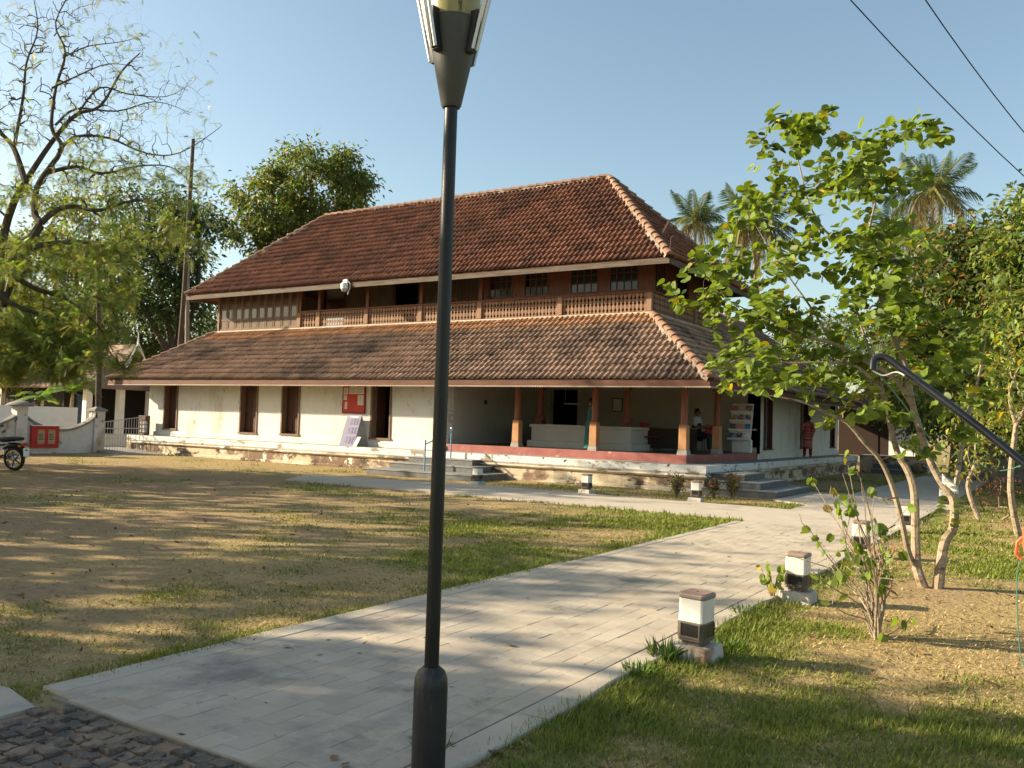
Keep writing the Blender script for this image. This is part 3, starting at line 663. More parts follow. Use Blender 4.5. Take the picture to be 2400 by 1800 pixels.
def nv(*a): q = np.array(a, float); return q/np.linalg.norm(q)
# lower roof: eave outline and slope
EO, EZ = -.12, 2.945; TOPZ = 5.10
lslope = math.hypot(B-EO, TOPZ-EZ); lv = nv(0, B-EO, TOPZ-EZ); lc = (B-EO)/lslope
LXL = -25.95
low = H(MB().slab([(LXL,EO,EZ),(-EO,EO,EZ),(-B,B,TOPZ),(LXL+B-EO,B,TOPZ)], .07), 'lower_front_roof', K['wood_dark'])
out, single, fr = tile_field((LXL,EO,EZ), (1,0,0), lv, 0, -EO-LXL, lslope, lc, lc, pick=lambda u, v, r: u+LXL > -6.9, newrows=(9,10))
single.sort(key=lambda q: -q[0]); o_, ud, vd, nd = fr
for (u0, v0, js, key, sag) in single[:300]:
    P = o_+u0*ud+v0*vd+nd*(sag+js[1]*.006)
    o = link('roof_tile', tvar[key][RNG.integers(14)], low)
    Mx = Matrix(((ud[0], vd[0], nd[0], P[0]+12), (ud[1], vd[1], nd[1], P[1]-5), (ud[2], vd[2], nd[2], P[2]), (0,0,0,1)))
    o.matrix_local = Mx @ Matrix.Rotation(js[3]*.008, 4, 'Z') @ Matrix.Rotation(js[2]*.02, 4, 'Y')
for (u0, v0, js, key, sag) in single[300:]:
    T = TV.copy(); T[:,0] += u0; T[:,1] += v0; T[:,2] += sag; out[key][0].append((o_+T[:,0:1]*ud+T[:,1:2]*vd+T[:,2:3]*nd, RNG.random()))
join_tiles(out['old'][0], 'lower_front_roof_tiles', K['tile_low'], low); join_tiles(out['new'][0], 'lower_front_new_tiles', K['tile_new'], low)
# lower right side, carried up to the rear wing ridge behind the upper storey
RZ2, RX2 = 6.55, -EO-(6.55-EZ)*(B-EO)/(TOPZ-EZ)
lr = H(MB().slab([(-EO,EO,EZ),(-EO,YB+.6,EZ),(-B,YB+.6-.0,TOPZ),(-B,B,TOPZ)], .07).slab([(-B,YUB+.3,TOPZ),(-B,YB+.6,TOPZ),(RX2,YB+.6,RZ2),(RX2,YUB+.3,RZ2)], .07), 'lower_right_roof', K['wood_dark'])
sl2 = math.hypot(RX2+EO, RZ2-EZ)
out, single, fr = tile_field((-EO,EO,EZ), (0,1,0), nv(-(B-EO),0,TOPZ-EZ), 0, YB+.6-EO, sl2, lc, 0, vlim=lambda u, v: v < lslope-.1 or u+EO > YUB+.35)
join_tiles(out['old'][0], 'lower_right_roof_tiles', K['tile_low'], lr)
H(MB().slab([(RX2,YUB+.3,RZ2),(RX2,YB+.6,RZ2),(2*RX2+B,YB+.6,TOPZ),(2*RX2+B,YUB+.3,TOPZ)], .07), 'rear_wing_back_roof', K['tile_low'])
H(MB().slab([(LXL,12.2,EZ),(LXL,EO,EZ),(LXL+B-EO,B,TOPZ),(LXL+B-EO,9.1,TOPZ)], .07), 'lower_left_roof', K['tile_low'])
H(MB().slab([(-B,12.2,EZ),(LXL,12.2,EZ),(LXL+B-EO,9.1,TOPZ),(-B,9.1,TOPZ)], .07), 'lower_rear_roof', K['tile_low'])
# rear wing roof facing front
wslope = math.hypot(2.3, 1.7)
ww = H(MB().slab([(-EO-.3,WY,2.72),(wx1,WY,2.72),(wx1,WY+2.3,4.42),(-EO-.3,WY+2.3,4.42)], .06), 'rear_wing_roof', K['wood_dark'])
out, single, fr = tile_field((-EO-.3,WY,2.72), (1,0,0), nv(0,2.3,1.7), 0, wx1+EO+.3, wslope, 0, 0)
join_tiles(out['old'][0], 'rear_wing_roof_tiles', K['tile_low'], ww)
H(MB().slab([(wx1,WY+4.6,2.72),(-EO-.3,WY+4.6,2.72),(-EO-.3,WY+2.3,4.42),(wx1,WY+2.3,4.42)], .06), 'rear_wing_roof_back', K['tile_low'])
H(MB().add([(wx1-.4,WY+.3,2.6),(wx1-.4,WY+4.3,2.6),(wx1-.4,WY+2.3,4.3)], [(0,1,2)]), 'rear_wing_gable', K['plaster'])
# upper roof
A, UZ, RIDY, RIDZ = 1.913, 6.66, 5.953, 10.52
UXL = -23.85; uslope = math.hypot(RIDY-A, RIDZ-UZ); uc = (RIDY-A)/uslope; RY1 = 2*RIDY-A
up = H(MB().slab([(UXL,A,UZ),(-A,A,UZ),(-RIDY,RIDY,RIDZ),(UXL+RIDY-A,RIDY,RIDZ)], .07), 'upper_front_roof', K['wood_dark'])
out, s_, fr = tile_field((UXL,A,UZ), (1,0,0), nv(0,RIDY-A,RIDZ-UZ), 0, -A-UXL, uslope, uc, uc)
join_tiles(out['old'][0], 'upper_front_roof_tiles', K['tile_up'], up)
ur = H(MB().slab([(-A,A,UZ),(-A,RY1,UZ),(-RIDY,RIDY,RIDZ)], .07), 'upper_right_roof', K['wood_dark'])
out, s_, fr = tile_field((-A,A,UZ), (0,1,0), nv(-(RIDY-A),0,RIDZ-UZ), 0, RY1-A, uslope, uc, uc)
join_tiles(out['old'][0], 'upper_right_roof_tiles', K['tile_up'], ur)
H(MB().slab([(UXL,RY1,UZ),(UXL,A,UZ),(UXL+RIDY-A,RIDY,RIDZ)], .07), 'upper_left_roof', K['tile_up'])
H(MB().slab([(-A,RY1,UZ),(UXL,RY1,UZ),(UXL+RIDY-A,RIDY,RIDZ),(-RIDY,RIDY,RIDZ)], .07), 'upper_rear_roof', K['tile_up'])
# ridge and hip caps, each a half-round tile lapping the next, bedded in mortar
k = 7; mb = MB(); v = []
for (yy, rr_) in ((0, .135), (.40, .112)):
    for i in range(k): a = math.pi*i/(k-1); v.append((rr_*math.cos(a), yy, rr_*.85*math.sin(a)-.02+(.035 if yy == 0 else 0)))
mb.add(v, [(i+1, i, k+i, k+i+1) for i in range(k-1)]+[tuple(range(k))]); capm = mb.mesh('ridge_tile', K['ridge'], True)
def caps(p, q, name, lift=.045, mw=.16):
    p, q = Vector(p), Vector(q); d = (q-p); L_ = d.length; d.normalize(); side = d.cross(Vector((0,0,1))).normalized(); up_ = side.cross(d)
    n = int(L_/.37); st = L_/n
    mr = MB(); vv = []
    for i in range(n*3+1):
        c = p+d*(L_*i/(n*3)); jw = mw*(1+.35*(vnoise(i*.9, p.x+3)-.5)*2); vv += [c-side*jw-up_*.05, c-side*jw*.75+up_*.055, c+side*jw*.75+up_*.055, c+side*jw-up_*.05]
    mr.add(vv, [(i*4+j, i*4+j+1, i*4+5+j, i*4+4+j) for i in range(n*3) for j in range(3)])
    mo = H(mr, name, K['mortar'])
    for i in range(n):
        c = p+d*(st*i)+up_*lift
        o = link('ridge_tile', capm, mo)
        Mx = Matrix(((side.x, d.x, up_.x, c.x+12), (side.y, d.y, up_.y, c.y-5), (side.z, d.z, up_.z, c.z), (0,0,0,1)))
        o.matrix_local = Mx @ Matrix.Rotation(RNG.normal()*.035, 4, 'Z') @ Matrix.Rotation(RNG.normal()*.03, 4, 'Y')
caps((UXL+RIDY-A,RIDY,RIDZ), (-RIDY,RIDY,RIDZ), 'ridge_mortar', .05, .11)
caps((-A,A,UZ), (-RIDY,RIDY,RIDZ), 'hip_mortar')
caps((-A,RY1,UZ), (-RIDY,RIDY,RIDZ), 'hip_mortar')
caps((UXL,A,UZ), (UXL+RIDY-A,RIDY,RIDZ), 'hip_mortar')
caps((-EO,EO,EZ), (-B+.06,B-.06,TOPZ), 'hip_mortar')
caps((LXL,EO,EZ), (LXL+B-EO,B,TOPZ), 'hip_mortar')
caps((RX2,YUB+.4,RZ2), (RX2,YB+.6,RZ2), 'ridge_mortar')
# fascia boards, rafters ends and saw-toothed trim
H(MB().box(LXL+.02, -EO-.02, EO+.01, EO+.045, ZE, EZ-.02).box(-EO-.045, -EO-.01, EO+.046, YB+.58, ZE, EZ-.02), 'lower_fascia', K['fascia_red'], bevel=.005)
def teeth(p0, p1, n, name):
    p0, p1 = Vector(p0), Vector(p1); mb = MB(); d = (p1-p0)/n
    for i in range(n):
        a = p0+d*i; b = a+d; m_ = (a+b)/2
        mb.add([a, b, b+Vector((0,0,.012)), a+Vector((0,0,.012)), m_-Vector((0,0,.036))], [(0,1,2,3),(0,4,1)])
    return H(mb, name, K['trim'])
teeth((LXL+.02,EO-.0,ZE-.004), (-EO-.0,EO-.0,ZE-.004), 330, 'eave_trim'); teeth((-EO,EO,ZE-.004), (-EO,YB+.58,ZE-.004), 250, 'eave_trim')
H(MB().box(UXL+.02, -A-.02, A+.01, A+.05, 6.465, UZ-.02).box(-A-.05, -A-.01, A+.051, RY1-.02, 6.465, UZ-.02).box(UXL+.01, UXL+.05, A+.051, RY1-.02, 6.465, UZ-.02), 'upper_fascia', K['fascia'], bevel=.006)
for i in range(34):
    x = UXL+.6+i*(21.0-.4)/33
    y0, y1 = A+.06, B+.7; s_ = (RIDZ-UZ)/(RIDY-A); zz = lambda y: UZ+(y-A)*s_-.09
    mb = MB(); mb.add([(x-.035,y0,zz(y0)-.12),(x+.035,y0,zz(y0)-.12),(x+.035,y1,zz(y1)-.12),(x-.035,y1,zz(y1)-.12),(x-.035,y0,zz(y0)),(x+.035,y0,zz(y0)),(x+.035,y1,zz(y1)),(x-.035,y1,zz(y1))], [(0,3,2,1),(4,5,6,7),(0,1,5,4),(1,2,6,5),(2,3,7,6),(3,0,4,7)])
    H(mb, 'rafter', K['wood_dark'])
# small lightning rod at the corner hip
H(MB().tube([(-1.96,1.99,6.75),(-1.93,2.0,7.2),(-1.88,2.02,7.28),(-1.83,2.03,7.26)], .012, 6), 'corner_rod', K['fascia'])

# ---- steps
def steps(name, label, blocks):
    r = empty(name, (blocks[0][0], blocks[0][2], 0)); tag(r, label, 'steps')
    for (x0,x1,y0,y1,z0,z1) in blocks:
        o = MB().box(x0-r.location.x, x1-r.location.x, y0-r.location.y, y1-r.location.y, z0, z1-.03).build('step_riser', K['stone_step'], r, bevel=.004)
        MB().box(x0-.02-r.location.x, x1+.02-r.location.x, y0-.02-r.location.y, y1+.02-r.location.y, z1-.029, z1).build('step_tread', K['step_top'], r, bevel=.004)
steps('stone_steps', 'dark granite steps with blue handrail before the ticket window wall', [(-9.95,-6.08,-1.85,-.03,0,.18),(-9.72,-6.62,-1.02,-.03,.18,.355),(-9.48,-7.06,-.42,-.03,.355,.53)])
steps('stone_steps', 'dark granite steps at the shaded side, beside flowering bushes', [(.03,1.86,-.15,3.05,-.02,.18),(.03,1.38,.12,2.62,.18,.355),(.03,.88,.4,2.2,.355,.53)])
steps('stone_steps', 'small far steps up to the rear wing platform', [(.75,2.2,18.4,19.5,-.02,.2),(.75,2.2,18.85,19.5,.2,.42)])
# ================================================================== things
K['blk_metal'] = mask_mat('black_painted_metal', [(.3,(.008,.008,.0085)),(.7,(.016,.0155,.015))], [((.05,.042,.032),14,.62,.70,(1,1,.25)),((.10,.095,.085),60,.70,.74,(1,1,1))], rough=.42, bump=.0006, bscale=90); K['blk_metal'].node_tree.nodes['Principled BSDF'].inputs['Specular IOR Level'].default_value = .35
K['gry_metal'] = mask_mat('grey_post_sleeve', [(.3,(.020,.020,.0205)),(.7,(.038,.037,.036))], [((.09,.085,.075),8,.56,.72,(1,1,.25)),((.20,.19,.175),42,.68,.71,(1,1,1)),((.12,.09,.06),5,.60,.75,(1,1,.6))], rough=.42, bump=.0008, bscale=60)
K['head'] = mask_mat('lamp_cone_paint', [(.3,(.055,.058,.052)),(.7,(.085,.088,.078))], [((.13,.12,.05),4,.56,.72,(1,1,.3))], rough=.5, bump=.0008)
K['algae'] = mask_mat('algae_stained_lamp_glass', [(.3,(.24,.21,.08)),(.7,(.36,.32,.15))], [((.14,.13,.03),7,.52,.64,(1,1,.35)),((.07,.06,.02),16,.58,.66,(1,1,.3))], rough=.35, bump=.001)
K['alu'] = mat('aluminium_rod', (.55,.54,.52), rough=.4, metal=.8)
K['bol_cap'] = mat('bollard_cap', [(.3,(.20,.165,.135)),(.7,(.29,.24,.20))], scale=9, rough=.55, bump=.001)
K['bol_red'] = mask_mat('bollard_cap_top', [(.3,(.24,.15,.12)),(.7,(.31,.20,.16))], [((.2,.16,.13),7,.55,.7,(1,1,1))], rough=.7)
K['bol_white'] = mat('frosted_diffuser', [(.3,(.60,.585,.54)),(.7,(.68,.665,.62))], scale=7, rough=.45, spec=.5)
K['bol_dark'] = mat('bollard_body', [(.3,(.085,.07,.058)),(.7,(.13,.11,.09))], scale=9, rough=.5, bump=.001)
K['bol_block'] = mask_mat('bollard_block', [(.3,(.40,.36,.30)),(.7,(.56,.53,.47))], [((.30,.17,.10),3,.52,.62,(1,1,1)),((.14,.11,.09),7,.60,.66,(1,1,1))], rough=.95, bump=.01)
K['white'] = mat('white_paint', [(.3,(.72,.72,.70)),(.7,(.80,.80,.79))], scale=4, rough=.6)
K['paper'] = mat('paper', (.72,.70,.64), rough=.8)
K['ink'] = mat('printed_lines', (.03,.024,.10), rough=.8); K['pale'] = mat('pale_lilac_field', (.20,.19,.29), rough=.7)
K['inkd'] = mat('dark_print', (.06,.055,.05), rough=.8)
K['lilac'] = mat('lilac_board', [(.3,(.085,.075,.21)),(.7,(.11,.10,.26))], scale=4, rough=.5)
K['red'] = mat('red_board', [(.3,(.42,.025,.022)),(.7,(.52,.045,.035))], scale=3, rough=.6)
K['redp'] = mat('red_plastic', [(.3,(.62,.10,.045)),(.7,(.70,.14,.06))], scale=3, rough=.45)
K['blue'] = mat('blue_rail', [(.3,(.11,.24,.36)),(.7,(.16,.31,.43))], scale=6, rough=.5)
K['steel'] = mat('steel_ball', (.6,.6,.6), rough=.25, metal=1)
K['tan'] = mat('tan_panel', [(.3,(.40,.28,.16)),(.7,(.47,.34,.20))], scale=5, rough=.8)
K['black'] = mat('black_rubber', (.012,.012,.013), rough=.6)
K['pipe'] = mat('black_plastic_pipe', [(.3,(.014,.015,.017)),(.7,(.026,.027,.03))], scale=8, rough=.35, spec=.5)
K['wiregrn'] = mat('green_wire', (.055,.19,.14), rough=.5)
K['skin'] = mat('skin', (.17,.085,.05), rough=.6)
K['hair'] = mat('black_hair', (.008,.007,.007), rough=.5)
K['cloth_red'] = mat('red_striped_cloth', [(.42,(.26,.018,.02)),(.47,(.44,.05,.05)),(.55,(.36,.24,.22)),(.60,(.30,.02,.03))], scale=2.0, rough=.85, stretch=(.4,.4,9))
K['cloth_wine'] = mat('dark_red_cloth', (.20,.012,.016), rough=.85)
K['cloth_green'] = mat('teal_cloth', (.02,.11,.10), rough=.85)
K['cloth_white'] = mat('pale_shirt', (.42,.43,.44), rough=.85)
K['cloth_navy'] = mat('dark_vest', (.02,.022,.03), rough=.85)

# ------------------------------------------------------------------ bollard lights
def rbox(mb, a, b, z0, z1, c):
    """box with vertical edges cut"""
    mb.prism([(-a+c,-b),(a-c,-b),(a-c*.3,-b+c*.3),(a,-b+c),(a,b-c),(a-c*.3,b-c*.3),(a-c,b),(-a+c,b),(-a+c*.3,b-c*.3),(-a,b-c),(-a,-b+c),(-a+c*.3,-b+c*.3)], z0, z1); return mb
def bollard():
    r = empty('bollard_light')
    MB().frustum((0,0), .165, .150, -.02, .125).build('concrete_block', K['bol_block'], r, bevel=.012)
    rbox(MB(), .085, .085, .126, .158, .02).build('neck', K['bol_dark'], r)
    body = rbox(MB(), .108, .108, .159, .315, .028).build('lower_body', K['bol_dark'], r, bevel=.006)
    for rz in range(4):
        p = MB().box(-.070,.070,-.1105,-.1086,.20,.300).build('recessed_panel', K['blk_metal'], body); p.rotation_euler = (0,0,rz*math.pi/2)
        q = MB().box(-.082,.082,-.1145,-.1086,.182,.1995).box(-.082,-.0705,-.1145,-.1086,.1996,.305).box(.0705,.082,-.1145,-.1086,.1996,.305).build('panel_rim', K['bol_dark'], body, bevel=.002); q.rotation_euler = (0,0,rz*math.pi/2)
    rbox(MB(), .106, .106, .316, .505, .026).build('diffuser', K['bol_white'], r, bevel=.004)
    cap = rbox(MB(), .113, .113, .506, .548, .030).build('cap', K['bol_cap'], r, bevel=.012)
    rbox(MB(), .094, .094, .5482, .5515, .02).build('cap_plate', K['bol_red'], cap)
    MB().lathe([(.009,.5516),(.009,.556)], 8).build('screw', K['bol_dark'], cap)
    return r
bspots = [((5.52,-15.52),'bollard light with grass tufts round its block, nearest the cobbles'), ((5.56,-12.78),'bollard light on a brown stained block with a leafy sprig before it'),
  ((5.46,-9.05),'bollard light seen behind the thin bare stemmed shrub'), ((5.46,-5.1),'bollard light at the lawn corner where the two paths meet'), ((5.46,.72),'bollard light opposite the shaded side steps'),
  ((-5.19,-2.83),'small bollard light beside the front granite steps'), ((-1.98,-2.83),'small bollard light midway along the peeling plinth'), ((.78,-2.80),'small bollard light near the plinth corner flower bushes')]
proto = bollard()
for i, ((x, y), lb) in enumerate(bspots):
    o = proto if i == 0 else copy_tree(proto)
    o.location = (x, y, float(gz(x, y))); o.rotation_euler = (RNG.normal()*.012, RNG.normal()*.012, RNG.normal()*.05); o.scale = (.97,.97,.88); tag(o, lb, 'bollard light', 'bollard lights beside the paths')

# ------------------------------------------------------------------ lamp post
lp = on_z(1001, 1862, -.05); LD = math.hypot(lp[0]-CAM[0], lp[1]-CAM[1])
def lz(y): return at(1030, y, LD)[2]
post = empty('lamp_post', (lp[0], lp[1], -.06)); tag(post, 'tall black lamp post with cone shaped lantern, standing by the path edge', 'lamp post')
zs = lz(1562)+.06; zc = lz(252)+.06
MB().lathe([(.078,-.05),(.078,zs-.09),(.075,zs-.05),(.063,zs-.02),(.040,zs)], 28).build('sleeve', K['gry_metal'], post, smooth=True)
MB().lathe([(.034,zs-.01),(.033,zs+.8),(.031,zc+.06)], 24).build('pole', K['blk_metal'], post, smooth=True)
zt = lz(52)+.06
MB().lathe([(.040,zc),(.048,zc+.012),(.122,zt-.03),(.126,zt)], 32).build('cone', K['head'], post, smooth=True)
MB().lathe([(.123,zt+.001),(.124,zt+.40)], 32).build('lantern_glass', K['algae'], post, smooth=True)
MB().lathe([(.127,zt+.401),(.34,zt+.43),(.34,zt+.445),(.05,zt+.50),(.01,zt+.51)], 32).build('lantern_roof', K['head'], post, smooth=True)
for kq in range(4):
    a = YAW + math.pi/4 + kq*math.pi/2 + .12
    d = Vector((math.cos(a), math.sin(a), 0)); s_ = Vector((-d.y, d.x, 0))
    br = MB()
    p0 = d*.092+Vector((0,0,zt-.17)); p1 = d*.132+Vector((0,0,zt+.02))
    br.add([p0-s_*.018, p0+s_*.018, p0+s_*.018+d*.035, p0-s_*.018+d*.035, p1-s_*.018-d*.01, p1+s_*.018-d*.01, p1+s_*.018+d*.03, p1-s_*.018+d*.03], [(0,3,2,1),(4,5,6,7),(0,1,5,4),(1,2,6,5),(2,3,7,6),(3,0,4,7)])
    bo = br.build('arm_bracket', K['blk_metal'], post)
    for sg in (-1, 1):
        MB().tube([p0+d*.042+s_*.013*sg+Vector((0,0,.01)), d*.30+s_*.016*sg+Vector((0,0,zt+.43))], .0085, 8).build('arm_rod', K['alu'], post, smooth=True)

# ------------------------------------------------------------------ handrail, notice board, price board, dome camera
hr = empty('handrail', (-8.3,-1.4,.18)); tag(hr, 'blue pipe handrail with steel balls on the front steps', 'handrail')
a_ = on_y(997, 1036, -1.4); b_ = on_y(1058.5, 1006, -.2)
za, zb_ = a_[2]-.18, b_[2]-.18
dx = b_[0]-a_[0]; hr.location = (a_[0], -1.4, .18)
MB().tube([(0,0,0),(0,0,za)], .022, 10).build('post', K['blue'], hr, smooth=True); MB().tube([(dx,1.2,.35),(dx,1.2,zb_)], .022, 10).build('post', K['blue'], hr, smooth=True)
MB().tube([(0,0,za-.07),(dx,1.2,zb_-.07)], .019, 10).build('top_rail', K['blue'], hr, smooth=True)
for q in ((0,0,za+.03),(dx,1.2,zb_+.03)): MB().ball(q, .038).build('ball', K['steel'], hr, smooth=True)

nx0, nx1 = on_y(805, 930, .85)[0], on_y(856, 930, .85)[0]
nb = empty('notice_board', ((nx0+nx1)/2, .868, 1.86)); tag(nb, 'red notice board with pinned white papers on the wall', 'notice board')
wd = nx1-nx0
MB().box(-wd/2, wd/2, -.035, -.001, 0, .95).build('board', K['red'], nb); MB().box(-wd/2-.02, wd/2+.02, -.045, -.0005, -.03, -.001).box(-wd/2-.02, -wd/2-.001, -.045, -.0005, 0, .95).box(wd/2+.001, wd/2+.02, -.045, -.0005, 0, .95).build('frame', K['cloth_wine'], nb)
for (a, b, c, d) in ((.02,.23,.62,.86),(.28,.60,.64,.88),(.61,.95,.64,.88),(.68,.94,.26,.60),(.03,.18,.43,.58),(.10,.20,.12,.36),(.33,.62,.90,.945)):
    p = MB().box(-wd/2+wd*a, -wd/2+wd*b, -.040, -.0355, c, d).build('paper_sheet', K['paper'], nb)
    l = MB(); z = d-.035
    while z > c+.03: l.box(-wd/2+wd*(a+.02), -wd/2+wd*(b-.02-.05*RNG.random()), -.0412, -.0402, z-.007, z); z -= .03
    if l.v: l.build('print', K['inkd'], p)
# price board: A-frame leaning stand with printed tariff table
p0 = on_y(796, 1043, .42); p1 = on_y(829, 1043, .42); pw = p1[0]-p0[0]; tl = on_y(811, 978, .62)
pb = empty('price_board', (p0[0]+pw/2, .42, ZP)); tag(pb, 'lilac tariff board leaning on the white wall', 'sign board')
hh = 1.06; lean = .26; sk = .10
def pbp(u, t, off=0):   # u across 0..1, t up 0..1
    return (-pw/2+pw*u+sk*t, lean*t-.02-off, .005+hh*t)
mb = MB(); mb.add([pbp(0,0),pbp(1,0),pbp(1,1),pbp(0,1)]+[tuple(np.array(pbp(u,t))+np.array((0,.03,0))) for u,t in ((0,0),(1,0),(1,1),(0,1))], [(0,1,2,3),(5,4,7,6),(0,4,5,1),(1,5,6,2),(2,6,7,3),(3,7,4,0)])
bd = mb.build('board', K['lilac'], pb)
def rect(mb, u0, u1, t0, t1, off): mb.add([pbp(u0,t0,off),pbp(u1,t0,off),pbp(u1,t1,off),pbp(u0,t1,off)], [(0,1,2,3)])
for (t0, t1) in ((.05,.33),(.36,.62),(.65,.90)):
    m1 = MB(); rect(m1, .06, .96, t0, t1, .002); m1.build('white_field', K['pale'], bd)
    m2 = MB(); t = t1-.03
    while t > t0+.03:
        rect(m2, .30+.1*RNG.random(), .50, t-.010, t, .004)
        for u in (.58, .78): rect(m2, u, u+.10+.05*RNG.random(), t-.014, t+.004, .004)
        t -= .034
    m2.build('print', K['ink'], bd)
m1 = MB(); rect(m1, .22, .80, .925, .965, .003); m1.build('heading', K['paper'], bd)
mb = MB(); mb.add([pbp(1,0),(pw/2+.30,.40,.0),pbp(1,1)], [(0,1,2)]); mb.add([tuple(np.array(q)+np.array((0,.012,0))) for q in (pbp(1,0),(pw/2+.30,.40,.0),pbp(1,1))], [(2,1,0)]); mb.build('side_stay', K['cement'], pb)
wb = empty('white_slab', (p0[0]+pw/2+.42, .42, ZP)); tag(wb, 'small white slab propped at the foot of the tariff board', 'slab')
mb = MB(); mb.add([(-.10,-.05,.003),(.06,-.05,.003),(.16,.06,.33),(0,.06,.33),(-.10,.0,.003),(.06,.0,.003),(.16,.11,.33),(0,.11,.33)], [(0,1,2,3),(5,4,7,6),(0,4,5,1),(1,5,6,2),(2,6,7,3),(3,7,4,0)]); mb.build('slab', K['paper'], wb, bevel=.005)

dc = on_y(811, 665, A-.02); cam_r = empty('dome_camera', tuple(dc)); tag(cam_r, 'white dome surveillance camera under the upper eave', 'camera')
MB().box(-.11,.11,-.06,.05,.02,.16).build('bracket', K['white'], cam_r, bevel=.01)
MB().lathe([(.10,.019),(.135,-.02),(.14,-.12),(.13,-.18),(.135,-.20)], 18, c=(0,-.08,0)).build('housing', K['white'], cam_r, smooth=True)
MB().ball((0,-.08,-.205), .122, 16, 10, (1,1,.95)).build('dome', mat('smoked_dome', [(.3,(.25,.25,.25)),(.7,(.4,.4,.4))], rough=.12, spec=.7), cam_r, smooth=True)
MB().tube([(.12,-.04,.1),(.22,-.02,0),(.22,-.02,-.2),(.13,-.05,-.33),(.16,-.06,-.42),(.2,-.05,-.3)], .012, 6).build('cable', K['white'], cam_r, smooth=True)

# ------------------------------------------------------------------ verandah furniture
K['desk'] = mat('dark_desk', (.03,.018,.014), rough=.5)
dk0 = empty('desk', (-2.65, 4.15, ZV-.004)); tag(dk0, 'dark wooden desk on the verandah behind the corner pillar', 'desk')
MB().box(-.75,.75,-.4,.4,.72,.755).build('desk_top', K['wood_frame'], dk0, bevel=.006)
MB().box(-.72,.72,-.34,-.31,.08,.719).build('modesty_panel', K['desk'], dk0)
for x in (-.72, .66):
    MB().box(x, x+.06, -.306, .36, .0, .719).build('desk_side', K['desk'], dk0)
K['chair_red'] = mat('red_chair_plastic', (.30,.02,.02), rough=.5)
def chair(x, y, rz, lb):
    r = empty('chair', (x, y, ZV-.004), rz); tag(r, lb, 'chair', 'red verandah chairs')
    MB().box(-.22,.22,-.21,.21,.43,.46).build('seat', K['chair_red'], r, bevel=.012)
    mb = MB(); mb.add([(-.21,.20,.55),(.21,.20,.55),(.20,.27,.88),(-.20,.27,.88),(-.21,.225,.55),(.21,.225,.55),(.20,.295,.88),(-.20,.295,.88)], [(0,1,2,3),(5,4,7,6),(0,4,5,1),(1,5,6,2),(2,6,7,3),(3,7,4,0)]); mb.build('backrest', K['chair_red'], r, bevel=.012)
    for sx in (-1, 1):
        MB().tube([(sx*.20,-.19,0),(sx*.19,-.18,.43)], .013, 6).build('leg', K['blk_metal'], r)
        MB().tube([(sx*.20,.24,0),(sx*.19,.19,.43),(sx*.19,.21,.56)], .013, 6).build('leg', K['blk_metal'], r)
chair(on_z(1520,1056,ZV)[0]+.05, on_z(1520,1056,ZV)[1], 1.2, 'red chair with thin black legs beside the raised seat platform')
chair(on_z(1650,1058,ZV)[0], on_z(1650,1058,ZV)[1]-.1, -1.9, 'dark red chair under the seated man between two pillars')
# brochure rack
rk = on_y(1737, 1058, 6.75); rack = empty('brochure_rack', (rk[0], 6.75, ZV-.004), 0.0); tag(rack, 'white tiered brochure rack with picture leaflets by the end wall', 'rack')
MB().box(-.30,.34,-.06,.10,0,.42).build('rack_base', K['white'], rack, bevel=.006)
def lean_y(z): return -.22+.30*(z-.4)/1.2
bk = MB(); bk.add([(-.36,lean_y(.40)+.03,.40),(.36,lean_y(.40)+.03,.40),(.36,lean_y(1.62)+.03,1.62),(-.36,lean_y(1.62)+.03,1.62),(-.36,lean_y(.40)+.06,.40),(.36,lean_y(.40)+.06,.40),(.36,lean_y(1.62)+.06,1.62),(-.36,lean_y(1.62)+.06,1.62)], [(0,1,2,3),(5,4,7,6),(0,4,5,1),(1,5,6,2),(2,6,7,3),(3,7,4,0)]); bk.build('rack_back', K['white'], rack)
cols_ = [(.05,.07,.22),(.04,.03,.02),(.62,.60,.55),(.05,.045,.04),(.45,.14,.12),(.04,.09,.25),(.22,.17,.03),(.14,.06,.04),(.12,.08,.09),(.36,.16,.12),(.5,.35,.32),(.08,.06,.06)]
LM = [mat('leaflet_print_%s' % 'abcdefghijkl'[i], [(.35,c),(.50,tuple(min(1,q*1.6+.05) for q in c)),(.62,(.55,.53,.50)),(.68,c)], scale=9, rough=.5) for i, c in enumerate(cols_)]
for t in range(4):
    z = .42+t*.30; y = lean_y(z)
    MB().box(-.38,.38,y-.09,y+.025,z,z+.03).box(-.38,.38,y-.10,y-.09,z+.0,z+.06).build('rack_shelf', K['white'], rack)
    for c in range(3):
        x = -.24+c*.24; h = .20
        mb = MB(); mb.add([(x-.09,y-.045,z+.031),(x+.09,y-.045,z+.031),(x+.09,y+.006,z+.031+h),(x-.09,y+.006,z+.031+h),(x-.09,y-.037,z+.031),(x+.09,y-.037,z+.031),(x+.09,y+.014,z+.031+h),(x-.09,y+.014,z+.031+h)], [(0,1,2,3),(5,4,7,6),(0,4,5,1),(1,5,6,2),(2,6,7,3),(3,7,4,0)])
        l = mb.build('leaflet', LM[t*3+c], rack)
# sandals by the rack
for q, (x, y) in enumerate(((on_z(1757,1059,ZV)[0]-.06, on_z(1757,1059,ZV)[1]), (on_z(1764,1060,ZV)[0], on_z(1764,1060,ZV)[1]+.02))):
    r = empty('sandal', (x, y, ZV), .4); tag(r, 'black sandal left on the verandah floor beside the rack', 'sandal', 'pair of black sandals')
    MB().prism([(-.045,-.12),(.03,-.12),(.05,.02),(.045,.12),(0,.14),(-.045,.11)], 0, .022).build('sole', K['black'], r)
    MB().tube([(-.045,.0,.02),(-.02,.03,.07),(.02,.03,.07),(.05,.0,.02)], .014, 6).build('strap', K['black'], r)
